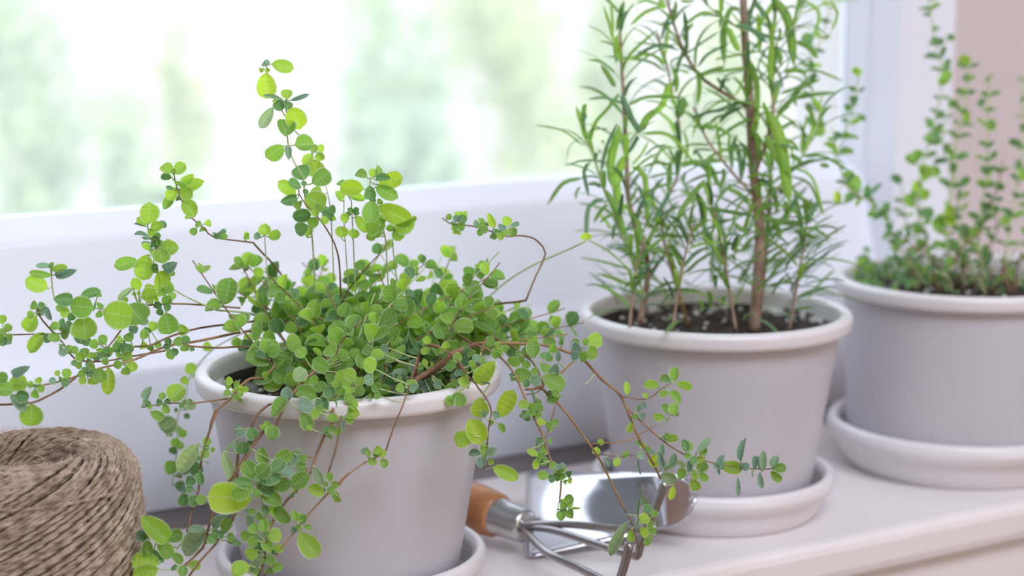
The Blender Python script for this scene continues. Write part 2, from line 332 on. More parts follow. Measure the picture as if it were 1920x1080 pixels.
# ------------------------------------------------------------------ twine ball
def twine_ball(c, Ro, Ri, Ht):
    t = thing('twine_ball', 'ball of brown jute twine with a hollow middle at the lower left', 'twine', (c[0], c[1], 0))
    def prof(u, off=0, k=0):
        'u 0..1: bottom of outer side -> over the top -> down the hole; returns rho, z'
        ro, h = Ro + off, Ht + off; cr = .0145
        L1 = h - cr; L2 = cr * 1.57; L3 = ro - cr - Ri - .0065; L4 = .0065 * 1.57; L5 = h - .0065 - .02; T = L1 + L2 + L3 + L4 + L5; s = u * T
        if s < L1: z = s; return ro - .0022 * (z / L1 - .45) ** 2 * 4, z + .001
        s -= L1
        if s < L2: a = s / cr; return ro - .0026 - cr + cr * math.cos(a), L1 + cr * math.sin(a) * (1 - .0)
        s -= L2
        if s < L3: return ro - cr - .0026 - s * .95, h - .10 * s
        s -= L3; r0 = ro - cr - .0026 - L3 * .95; h0 = h - .10 * L3
        if s < L4: a = s / .0065; return r0 - .0065 * math.sin(a), h0 - .0065 * (1 - math.cos(a))
        s -= L4; return r0 - .0065 + s * .05, h0 - .0065 - s
    def P(u, a, off):
        r, z = prof(u, off); return Vector((c[0] + r * math.cos(a), c[1] + r * math.sin(a), max(z, .0015)))
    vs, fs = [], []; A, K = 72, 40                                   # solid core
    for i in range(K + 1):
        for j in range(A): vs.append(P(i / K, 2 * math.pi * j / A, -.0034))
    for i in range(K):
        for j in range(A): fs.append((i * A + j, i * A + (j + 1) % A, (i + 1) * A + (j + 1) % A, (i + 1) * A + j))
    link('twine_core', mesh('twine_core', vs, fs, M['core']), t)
    r = random.Random(3)
    def layer(n, sweep, off, rad, steps, name, jit):
        vs, fs = [], []
        for i in range(n):
            a0 = 2 * math.pi * i / n + r.uniform(-jit, jit); ph = r.uniform(0, 6.28); w1 = r.uniform(2, 5); o1 = r.uniform(-.0005, .0007); sw = sweep * r.uniform(.97, 1.03)
            pth = []
            for k in range(steps + 1):
                u = k / steps; wob = .018 * math.sin(w1 * u * 6.28 + ph)
                pth.append(P(u, a0 + sw * u + wob, off + o1 + .0005 * math.sin(9 * u + ph)))
            # two plies twisted round each other
            for ply in (0, math.pi):
                q = []; up = Vector((0, 0, 1))
                for k, p in enumerate(pth):
                    tt = (pth[min(k + 1, steps)] - pth[max(k - 1, 0)]).normalized(); aa = tt.cross(up if abs(tt.z) < .95 else Vector((1, 0, 0))).normalized(); bb = tt.cross(aa)
                    an = ply + k * .8; q.append(p + (aa * math.cos(an) + bb * math.sin(an)) * rad * .42)
                tube(q, lambda u: rad * .70, 5, False, vs, fs)
        link(name, mesh(name, vs, fs, M['twine']), t)
    layer(60, 7.6, -.0022, .0013, 130, 'under_winding', .03)
    layer(88, 6.6, 0, .00118, 190, 'twine_winding', .02)
    vs, fs = [], []                                                   # loose jute fibres
    for i in range(16000):
        u = r.random() * .74; a = r.uniform(0, 6.28); p = P(u, a, .0008); q = P(u, a, .004); nrm = (q - p).normalized()
        tw = (P(min(1, u + .01), a + .045, .0008) - p).normalized(); rd = Vector((r.gauss(0, 1), r.gauss(0, 1), r.gauss(0, 1))).normalized()
        ln = r.uniform(.002, .0065); d = (nrm * r.uniform(.15, .6) + tw * r.uniform(.2, 1) * r.choice((-1, 1)) + rd * .6).normalized(); d2 = (d + rd * .9 + nrm * .2).normalized()
        pts = [p, p + d * ln * .5, p + d * ln * .5 + d2 * ln * .5]; sd = d.cross(rd).normalized() * r.uniform(.00003, .00006); s2 = d.cross(sd).normalized() * sd.length
        k = len(vs)
        for x in pts[:2]: vs += [x - sd, x + sd, x + s2]
        vs.append(pts[2])
        for e in range(3): f = (e + 1) % 3; fs.append((k + e, k + f, k + 3 + f, k + 3 + e)); fs.append((k + 3 + e, k + 3 + f, k + 6))
    tag(link('loose_fibre', mesh('loose_fibre', vs, fs, M['fuzz']), t), kind='stuff')
    for i in range(7):                                                # longer curly hairs standing in the hole
        a = r.uniform(-2.4, -.6) if i < 4 else r.uniform(0, 6); p = P(.60, a, .001); q = [p]
        d = Vector((r.gauss(0, .5), r.gauss(0, .5), 1)).normalized()
        for k in range(6): d = (d + Vector((r.gauss(0, 1), r.gauss(0, 1), r.gauss(0, .6))) * .5).normalized(); q.append(q[-1] + d * .0022)
        v2, f2 = tube(smooth_path(q, .0008), .00009, 4); link('curled_fibre', mesh('curled_fibre', v2, f2, M['fuzz']), t)
twine_ball((.2525, .8455), .0508, .0272, .0925)
# ------------------------------------------------------------------ hand tools
def hand_fork():
    t = thing('hand_fork', 'small three-pronged garden hand fork with varnished wooden handle, lying beside the oregano pot', 'garden tool', (.51, .85, 0))
    a = onz(968, 981, .0165); b = onz(905, 957, .0185); d = (b - a).normalized(); up = Vector((0, 0, 1)); s = d.cross(up).normalized(); u = s.cross(d).normalized()
    def turned(name, prof, m):
        vs, fs = [], []; n = 40
        for x, r in prof:
            for k in range(n): q = 2 * math.pi * k / n; vs.append(a + d * x + s * (r * math.cos(q)) + u * (r * math.sin(q)))
        for i in range(len(prof) - 1):
            for k in range(n): fs.append((i * n + k, (i + 1) * n + k, (i + 1) * n + (k + 1) % n, i * n + (k + 1) % n))
        return link(name, mesh(name, vs, fs, m), t)
    turned('wooden_handle', rounded([(.0125, .0001), (.0125, .0098), (.0140, .0120), (.030, .0135), (.060, .0120), (.090, .0128), (.120, .0132), (.127, .009), (.1285, .0001)], .004, 4), M['wood'])
    turned('ferrule', rounded([(-.0075, .0001), (-.0075, .0078), (-.006, .0092), (.006, .0096), (.0135, .0104), (.0138, .0113), (.0152, .0113), (.0152, .0090)], .0012, 3), M['ferrule'])
    tips = [((985, 987, .0175), (1060, 983, .0225), (1215, 997, .0245), (1247, 903, .024), 1.0),
            ((985, 990, .016), (1040, 995, .019), (1196, 1045, .0190), (1222, 955, .0190), 1.0),
            ((985, 994, .014), (1025, 1035, .0145), (1160, 1103, .0100), (1181, 1018, .010), 1.0)]
    for p0, p1, p2, p3, k in tips:
        A0, A1, A2 = onz(*p0), onz(*p1), onz(*p2); A0 = a + (A0 - a) * .6
        tip = at(p3[0], p3[1], depth(A2) - .002); bend = A2 + (tip - A2) * .12
        path = [A0, A1, A1.lerp(A2, .5), A1.lerp(A2, .93), A2 + Vector((0, 0, .0012)), bend + Vector((0, 0, .002)), A2.lerp(tip, .5), tip]
        v, f = tube(smooth_path(path, .002), lambda q: .0021 * (1 if q < .8 else 1 + (q - .8) * .8), 14); link('prong', mesh('prong', v, f, M['steel_rod']), t)
hand_fork()
def trowel():
    t = thing('trowel_blade', 'polished steel trowel blade lying behind the fork prongs, tip on the rosemary saucer', 'trowel', (.55, .82, 0))
    A = onz(985, 1047, .0015); B = onz(988, 884, .020); Cc = onz(1237, 887, .0375); D = onz(1237, 992, .010); T = onz(1306, 933, .033)
    K, J = 22, 14; vs, fs = [], []
    for i in range(K + 1):
        v = i / K
        if v <= .76: k = v / .76; e0 = A.lerp(D, k); e1 = B.lerp(Cc, k)
        else:
            k = (v - .76) / .24; q = math.sqrt(max(0, 1 - k ** 2.2)); m = D.lerp(Cc, .5).lerp(T, k * 1.0); e0 = m + (D - D.lerp(Cc, .5)) * q; e1 = m + (Cc - D.lerp(Cc, .5)) * q
        wid = (e1 - e0).length
        for j in range(J + 1):
            w = j / J; p = e0.lerp(e1, w); sag = .0050 * (1 - (2 * w - 1) ** 2) * min(1, wid / .05) * (1 - .35 * v)
            if i == 0 and j in (0, J): p = p + (e1 - e0) * (.03 if j == 0 else -.03)
            vs.append(p - Vector((0, 0, max(0, min(sag, p.z - .0016)))))
    for i in range(K):
        for j in range(J): a = i * (J + 1) + j; fs.append((a, a + J + 1, a + J + 2, a + 1))
    me = mesh('blade', vs, fs, M['steel']); o = link('blade', me, t)
    md = o.modifiers.new('thickness', 'SOLIDIFY'); md.thickness = .0012; md.offset = 0
    n0 = A.lerp(B, .5) - Vector((0, 0, .006)); v, f = tube(smooth_path([n0 + Vector((.012, -.012, -.001)), n0 + Vector((0, 0, .001)), n0 + Vector((-.010, .010, .003))], .002), .0035, 10)
    link('tang', mesh('tang', v, f, M['steel_rod']), t)
trowel()
# ------------------------------------------------------------------ leaf and stem builders
def leaf_mesh(name, arch, cup, fold, kind='oval'):
    rows, cols = 9, 5; vs, fs, uv = [], [], []
    for i in range(rows):
        v = i / (rows - 1)
        if kind == 'oval': w = (v ** .62) * ((1 - v) ** .46) / .49 * .5
        elif kind == 'ovate': w = (v ** .5) * ((1 - v) ** .62) / .475 * .5
        else: w = (v ** .8) * ((1 - v) ** .5) / .47 * .5
        w = max(w, .035 if i == 0 else .0)
        a = arch * v; y = (math.sin(a) / arch if arch else v); z = -(1 - math.cos(a)) / arch if arch else 0
        for j in range(cols):
            u = (j / (cols - 1) - .5) * 2
            vs.append((u * w, y, z + fold * abs(u) * w * 2 + cup * (u * u) * w + .012 * math.sin(v * 9 + u * 3))); uv.append((j / (cols - 1), v))
    for i in range(rows - 1):
        for j in range(cols - 1): a = i * cols + j; fs.append((a, a + 1, a + cols + 1, a + cols))
    return vs, fs, uv
LV = [leaf_mesh('leaf', a, c, f, k) for a, c, f, k in ((.35, .12, .10, 'oval'), (.7, .18, .12, 'oval'), (.2, .25, .2, 'ovate'), (.9, .10, .22, 'obovate'), (-.4, .2, .05, 'oval'), (1.3, .12, .3, 'ovate'))]
_lm = {}
def leaf_data(k, c):
    if (k, c) not in _lm: _lm[k, c] = mesh('leaf', LV[k][0], LV[k][1], LM[c], LV[k][2])
    return _lm[k, c]
class Plant:
    def __init__(s, root, name): s.root, s.leafname, s.stems, s.leaves, s.bank = root, name, [], [], []
    def stem(s, pts, r0, r1, m, step=.004):
        p = smooth_path(pts, step); s.stems.append((p, r0, r1, m)); i = len(s.stems) - 1
        s.bank += [(q.x, q.y, q.z, *pix(q), i, depth(q)) for q in p]; return i
    def near(s, x, y):
        return min(s.bank, key=lambda b: (b[3] - x) ** 2 + (b[4] - y) ** 2)
    def near3(s, p):
        return min(s.bank, key=lambda b: (b[0] - p.x) ** 2 + (b[1] - p.y) ** 2 + (b[2] - p.z) ** 2)
    def leaf(s, base, tip, width, c, tilt=None, k=None, si=None, r=R, face=None):
        'a leaf from base to tip (points), width in metres, turned roughly towards face'
        d = tip - base; ln = d.length
        if ln < 1e-5: return
        d.normalize(); f = face or (Vector((0, 0, H)) - base).normalized(); f = (f + Vector((r.gauss(0, .22), r.gauss(0, .22), r.gauss(.10, .22))))
        n = f - d * f.dot(d)
        if n.length < .1: n = d.orthogonal()
        n.normalize()
        if tilt: n = Matrix.Rotation(tilt, 3, d) @ n
        side = d.cross(n).normalized()
        width *= 1.22
        m = Matrix(((side.x * width, d.x * ln, n.x * ln, base.x), (side.y * width, d.y * ln, n.y * ln, base.y), (side.z * width, d.z * ln, n.z * ln, base.z), (0, 0, 0, 1)))
        s.leaves.append([ln * width / (depth(base) ** 2), k if k is not None else r.choice((0, 0, 1, 1, 2, 2, 4)), c, m, si if si is not None else s.near3(base)[5]])
    def petiole(s, base, q, si):
        if .0012 < (base - q).length < .02:
            mid = base.lerp(q, .5) + Vector((0, 0, -.0006)); v, f = tube([q, mid, base], .00032, 5, False); s.pets.append((v, f))
    def build(s, limit=295):
        objs = []
        for p, r0, r1, m in s.stems:
            v, f = tube(p, (lambda a, b: lambda q: a + (b - a) * q)(r0, r1), 7); nd = [p[i] for i in range(len(p))]
            objs.append(link('stem', mesh('stem', v, f, M[m]), s.root))
        s.leaves.sort(key=lambda l: -l[0] - (0 if -60 < pix(l[3].translation)[0] < 1980 and -60 < pix(l[3].translation)[1] < 1140 else -1))
        for a, k, c, m, si in s.leaves[:limit]: link(s.leafname, leaf_data(k, c), objs[si], m)
        rest = s.leaves[limit:]
        if rest:
            cs = sorted({l[2] for l in rest}); vs, fs, uv, mi = [], [], [], []
            for a, k, c, m, si in rest:
                V, F, U = LV[k]; b = len(vs); vs += [m @ Vector(x) for x in V]; fs += [tuple(b + e for e in q) for q in F]; uv += U; mi += [cs.index(c)] * len(F)
            me = mesh(s.leafname, vs, fs, [LM[c] for c in cs], uv); me.polygons.foreach_set('material_index', mi)
            tag(link(s.leafname, me, s.root), kind='stuff')
# picture regions that were measured: id -> x origin, y origin, magnification
CROP = {'1': (0, 280, 4), '2': (0, 540, 4), '3': (0, 780, 3.6), '4': (400, 80, 2.919), '5': (360, 630, 3.6), '6': (240, 800, 3.857), '7': (780, 630, 3.6),
        '8': (820, 830, 4), 'q': (1080, 630, 2.571), 'w': (780, 380, 4.364), 'v': (820, 630, 5.647), '9': (1100, 0, 4.908), 'A': (1340, 0, 4.908), 'B': (1000, 200, 4.32), 'C': (1300, 200, 4.32),
        'R': (1480, 0, 3.6), 'T': (1540, 280, 3.858), '0': (0, 0, 1)}
def pts(crop, s, d0, d1):
    ox, oy, k = CROP[crop]; P = [tuple(float(v) for v in q.split(',')) for q in s.split()]; n = len(P); out = []
    for i, p in enumerate(P):
        d = p[2] if len(p) > 2 else d0 + (d1 - d0) * i / max(1, n - 1); out.append(at(ox + p[0] / k, oy + p[1] / k, d))
    return out
def stems(pl, crop, rows):
    for s, d0, d1, r0, r1, m in rows: pl.stem(pts(crop, s, d0, d1), r0 / 1000, r1 / 1000, m)
def leaves(pl, crop, data, dz=0.0, far=None):
    'rows: bx,by,tx,ty,w,c  a drawn leaf;  o,cx,cy,r,c  a round young leaf seen nearly full on'
    ox, oy, k = CROP[crop]
    for row in data.replace('\n', ' ').split(';'):
        q = [x.strip() for x in row.split(',')]
        if len(q) < 4: continue
        if q[0] == 'o':
            cx, cy, r = (float(v) for v in q[1:4]); X, Y = ox + cx / k, oy + cy / k; b = pl.near(X, Y)
            ang = math.atan2(Y - b[4], X - b[3]) + R.gauss(0, .3); r /= k; d = (far or b[6]) + R.uniform(-.004, .003) + dz
            B = at(X - math.cos(ang) * r, Y - math.sin(ang) * r, d); T = at(X + math.cos(ang) * r, Y + math.sin(ang) * r, d + R.uniform(-.003, .002)); W = 2 * r / FPX * d * .92
            pl.leaf(B, T, W, q[4], si=b[5])
        else:
            bx, by, tx, ty, w_ = (float(v) for v in q[:5]); b = pl.near(ox + bx / k, oy + by / k); d = (far or b[6]) + R.uniform(-.004, .003) + dz
            B = at(ox + bx / k, oy + by / k, d); T = at(ox + tx / k, oy + ty / k, d + R.uniform(-.005, .003)); W = w_ / k / FPX * d
            big = w_ / k > 16
            pl.leaf(B, T, W * (1.05 if big else 1.12), q[5], k=(R.choice((0, 0, 2, 4)) if big else None), si=b[5])
        if far is None:
            c = Vector(b[:3])
            if (B - c).length < .02 and (B - c).length > .0012: pl.pets.append(tube([c, c.lerp(B, .5) + Vector((0, 0, -.0004)), B], .0003, 4, False))
def whorls(pl, P, every, size, cols, r, n=(2, 4), ar=.75, start=.15, spread=.9):
    'small opposite leaves along a stem path P (points)'
    L = 0; nxt = every * .5; tot = sum((P[i + 1] - P[i]).length for i in range(len(P) - 1)); k = 0
    for i in range(len(P) - 1):
        L += (P[i + 1] - P[i]).length
        if L < nxt or L < tot * start: continue
        nxt = L + every * r.uniform(.7, 1.3); k += 1; d = (P[i + 1] - P[i]).normalized(); a = d.orthogonal().normalized(); a = Matrix.Rotation(k * 1.57 + r.uniform(-.4, .4), 3, d) @ a
        for e in range(r.randint(*n)):
            q = Matrix.Rotation(math.pi * (e % 2) + (.9 if e > 1 else 0) + r.uniform(-.4, .4), 3, d) @ a; s = size * r.uniform(.6, 1.25) * (1.0 if L < tot * .8 else .75)
            dr = (q * spread + d * r.uniform(.25, .8) + Vector((0, 0, .15))).normalized()
            base = P[i] + q * .0008; f = (Vector((0, 0, .6)) + (Vector((0, 0, H)) - base).normalized() * .8)
            pl.leaf(base, base + dr * s, s * ar * r.uniform(.8, 1.1), r.choice(cols), r=r, face=f)
# ------------------------------------------------------------------ oregano, trailing stems first
ore = Plant(pot1, 'leaf'); ore.pets = []
stems(ore, '2', [
 ('2150,640,.93 1950,470,.925 1830,440,.92 1640,448,.915 1430,435,.905 1350,400,.90', 0, 0, .55, .45, 'stem_brown'),
 ('1800,330,.93 1500,395,.915 1240,440,.90 1000,540,.89 720,610,.88 520,680,.875 310,730,.87 200,722,.865', 0, 0, .7, .4, 'stem_orange'),
 ('570,670,.876 450,760,.872 330,825,.868 240,860,.866 90,872,.862 -60,876,.86', 0, 0, .55, .5, 'stem_brown'),
 ('1900,250,.95 1500,300,.93 1260,370,.91 1130,430,.905 1000,440,.90 860,470,.895 700,560,.89', 0, 0, .6, .4, 'stem_brown'),
 ('1800,150,.95 1400,120,.93 1160,125,.91 1000,160,.90 905,320,.895 805,450,.89', 0, 0, .5, .4, 'stem_orange'),
 ('1240,470,.91 1000,510,.90 760,550,.888 560,530,.882 470,410,.878 360,290,.875 300,215,.873 280,150,.872', 0, 0, .5, .4, 'stem_brown'),
 ('270,345,.90 100,350,.90 -30,340,.90', 0, 0, .35, .35, 'stem_brown'), ('700,300,.90 480,340,.90 270,345,.90', 0, 0, .4, .35, 'stem_brown'),
 ('900,160,.90 700,150,.89 560,110,.885 440,100,.88 400,50,.878 385,-100,.876', 0, 0, .4, .35, 'stem_green'),
 ('1790,720,.895 1740,825,.888 1610,930,.884 1570,1075,.882', 0, 0, .5, .45, 'stem_brown'),
 ('1740,825,.888 1430,865,.892 1280,862,.895 1060,895,.90', 0, 0, .4, .3, 'stem_orange'),
 ('1800,690,.90 1760,760,.893 1740,825,.888', 0, 0, .5, .45, 'stem_orange'),
 ('1900,300,.985 1640,430,.99 1500,560,.995 1410,700,.995 1400,800,.995 1330,980,.995 1330,1200,.995 1290,1480,.995', 0, 0, .4, .3, 'stem_green')])
stems(ore, '1', [
 ('1900,700,.94 1610,660,.92 1540,600,.915 1440,515,.91 1370,400,.908 1330,300,.906 1300,170,.904', 0, 0, .4, .3, 'stem_brown'),
 ('1600,1200,.92 1350,1080,.90 1200,960,.895 1150,850,.893 1170,740,.892 1110,600,.89 1110,540,.89', 0, 0, .4, .3, 'stem_green')])
stems(ore, '3', [
 ('1450,0,.882 1400,140,.882 1360,290,.882 1340,500,.882 1300,620,.88 1260,800,.876', 0, 0, .5, .45, 'stem_brown'),
 ('1260,800,.876 1200,890,.872 1100,850,.87 1010,820,.868', 0, 0, .35, .3, 'stem_green'),
 ('1470,560,.873 1450,610,.872 1400,780,.868 1370,890,.866 1240,1015,.862 1230,1050,.862', 0, 0, .6, .6, 'stem_brown'),
 ('1610,250,.872 1600,400,.87 1600,560,.868', 0, 0, .5, .4, 'stem_brown'),
 ('1780,90,.868 1720,170,.868 1640,290,.865 1545,450,.862 1470,560,.862', 0, 0, .6, .5, 'stem_brown'),
 ('1600,620,.866 1570,700,.864 1490,800,.862 1460,860,.861 1350,980,.858 1270,1090,.856', 0, 0, .55, .5, 'stem_brown')])
stems(ore, '4', [
 ('560,1400,.95 540,1060,.93 500,830,.92 490,740,.915 440,650,.91 410,560,.91 400,420,.91 400,310,.91', 0, 0, .45, .35, 'stem_green'),
 ('480,515,.913 440,475,.912 380,380,.912 330,265,.912 300,170,.912 290,120,.912', 0, 0, .3, .25, 'stem_green'),
 ('700,1400,.95 680,1150,.93 600,990,.92 520,900,.915 470,830,.915 470,780,.915', 0, 0, .5, .3, 'stem_brown'),
 ('660,1300,.94 640,900,.93 610,770,.93 580,640,.93 555,590,.93', 0, 0, .35, .25, 'stem_green'),
 ('780,1400,.945 765,1068,.93 755,865,.925', 0, 0, .35, .3, 'stem_green'),
 ('740,1350,.945 715,980,.93 715,860,.93 700,790,.93', 0, 0, .3, .25, 'stem_green'),
 ('960,1400,.945 940,1060,.925 900,940,.92 860,860,.918 857,760,.916 868,735,.916', 0, 0, .4, .3, 'stem_green'),
 ('300,1350,.93 280,1050,.92 280,1010,.92', 0, 0, .3, .25, 'stem_green'),
 ('1010,1350,.95 980,1080,.93 1000,1000,.925', 0, 0, .3, .25, 'stem_green')])
stems(ore, 'w', [('900,800,.95 980,600,.955 1060,420,.955 1000,320,.95 930,280,.945 830,270,.943 740,275,.94 640,245,.94 600,230,.94 500,200,.94 410,185,.94 280,170,.94 215,125,.94', 0, 0, .5, .3, 'stem_brown')])
stems(ore, '5', [
 ('850,220,.90 760,300,.885 680,390,.872 620,480,.868 560,610,.866 490,640,.865 400,760,.864 330,880,.863 250,985,.862', 0, 0, .8, .6, 'stem_brown'),
 ('515,465,.872 440,530,.870 400,620,.869', 0, 0, .6, .5, 'stem_brown'), ('600,440,.87 515,465,.872', 0, 0, .6, .6, 'stem_brown'),
 ('480,290,.90 400,285,.892 330,335,.885 270,415,.885 180,490,.884 120,640,.883 105,690,.882', 0, 0, .6, .5, 'stem_orange'),
 ('310,790,.869 300,900,.869 320,970,.868', 0, 0, .5, .5, 'stem_brown'),
 ('950,450,.878 950,580,.868 900,660,.867 840,800,.866 800,920,.862 700,1040,.86', 0, 0, .8, .6, 'stem_brown'),
 ('1010,480,.878 990,670,.87 960,800,.868 910,950,.867', 0, 0, .5, .4, 'stem_brown'),
 ('1520,150,.90 1480,300,.89 1460,350,.878 1430,450,.874 1360,620,.873 1310,770,.872', 0, 0, .4, .35, 'stem_brown'),
 ('1310,770,.872 1240,820,.872 1175,850,.872 1060,930,.87 990,1010,.868', 0, 0, .4, .35, 'stem_orange'),
 ('1500,300,.90 1600,240,.91 1728,150,.92', 0, 0, 1.3, 1.3, 'stem_brown'), ('1660,80,.91 1580,65,.905 1530,130,.905 1500,280,.905', 0, 0, .5, .5, 'stem_brown')])
stems(ore, '6', [
 ('1290,300,.864 1250,430,.862 1150,530,.86 1020,740,.858 990,900,.857 990,960,.857 940,1090,.856', 0, 0, .7, .5, 'stem_brown'),
 ('1600,330,.87 1530,400,.869 1430,500,.868 1290,650,.866 1190,780,.864 1120,860,.863 1060,950,.862 980,1090,.86', 0, 0, .45, .4, 'stem_orange'),
 ('1340,225,.865 1280,215,.865', 0, 0, .3, .3, 'stem_brown'), ('1020,740,.858 960,500,.856 930,420,.852', 0, 0, .6, .4, 'stem_green')])
stems(ore, '7', [
 ('400,60,.93 540,120,.92 640,220,.91 700,330,.905 740,430,.90 800,560,.90 850,660,.90 910,840,.90 960,900,.90 980,980,.90 970,1100,.90', 0, 0, .6, .45, 'stem_orange'),
 ('945,450,.905 910,580,.903 870,700,.90', 0, 0, .35, .3, 'stem_brown'),
 ('300,60,.94 430,50,.935 660,50,.93 850,60,.93 1040,115,.93 1140,170,.93 1250,290,.935 1380,400,.94 1440,540,.94 1500,680,.94 1600,860,.945 1650,960,.95', 0, 0, .8, .6, 'stem_orange'),
 ('1080,155,.93 950,275,.915 860,330,.91 850,355,.91', 0, 0, .55, .55, 'stem_orange'),
 ('640,60,.93 790,180,.92 860,330,.91', 0, 0, .5, .5, 'stem_brown'), ('860,335,.91 800,355,.91 735,360,.91', 0, 0, .9, .5, 'stem_brown'), ('860,340,.91 810,385,.911 740,395,.911', 0, 0, .3, .25, 'stem_brown'),
 ('850,355,.91 1000,500,.915 1170,730,.92 1250,850,.925 1360,1075,.93 1420,1190,.933', 0, 0, .65, .5, 'stem_orange'),
 ('1180,730,.92 1300,720,.925 1440,705,.93 1620,600,.935', 0, 0, .35, .3, 'stem_orange'),
 ('330,250,.90 400,320,.89 420,350,.888 480,430,.885 510,510,.885 490,620,.885 480,740,.885 460,900,.885', 0, 0, .5, .35, 'stem_brown'),
 ('470,20,.915 440,110,.91', 0, 0, .6, .6, 'stem_brown'), ('240,120,.90 290,180,.895 340,250,.89', 0, 0, .7, .6, 'stem_brown'), ('0,300,.92 100,250,.915 180,190,.91 240,120,.91 400,60,.92', 0, 0, 1.4, 1.2, 'stem_brown'),
 ('250,130,.905 150,70,.905 70,60,.905 20,130,.905 5,260,.905', 0, 0, .5, .5, 'stem_brown')])
stems(ore, 'q', [
 ('205,290,.94 340,305,.94 400,265,.94 470,220,.94', 0, 0, .3, .25, 'stem_orange'), ('250,350,.94 400,490,.94 520,570,.94 620,600,.94 700,620,.94 850,640,.94 960,640,.94', 0, 0, .5, .3, 'stem_orange'),
 ('110,570,.922 200,580,.925 280,575,.93', 0, 0, .25, .2, 'stem_brown'), ('250,860,.93 275,920,.931 305,1030,.932', 0, 0, .4, .3, 'stem_brown'),
 ('405,680,.95 470,690,.95 560,660,.95 600,640,.95', 0, 0, .3, .25, 'stem_green'), ('400,440,.94 450,400,.94 440,350,.94', 0, 0, .25, .2, 'stem_green'),
 ('245,860,.93 300,870,.93 340,900,.93 345,985,.93', 0, 0, .3, .25, 'stem_green'), ('265,410,.94 285,370,.94 320,340,.94', 0, 0, .25, .2, 'stem_green')])
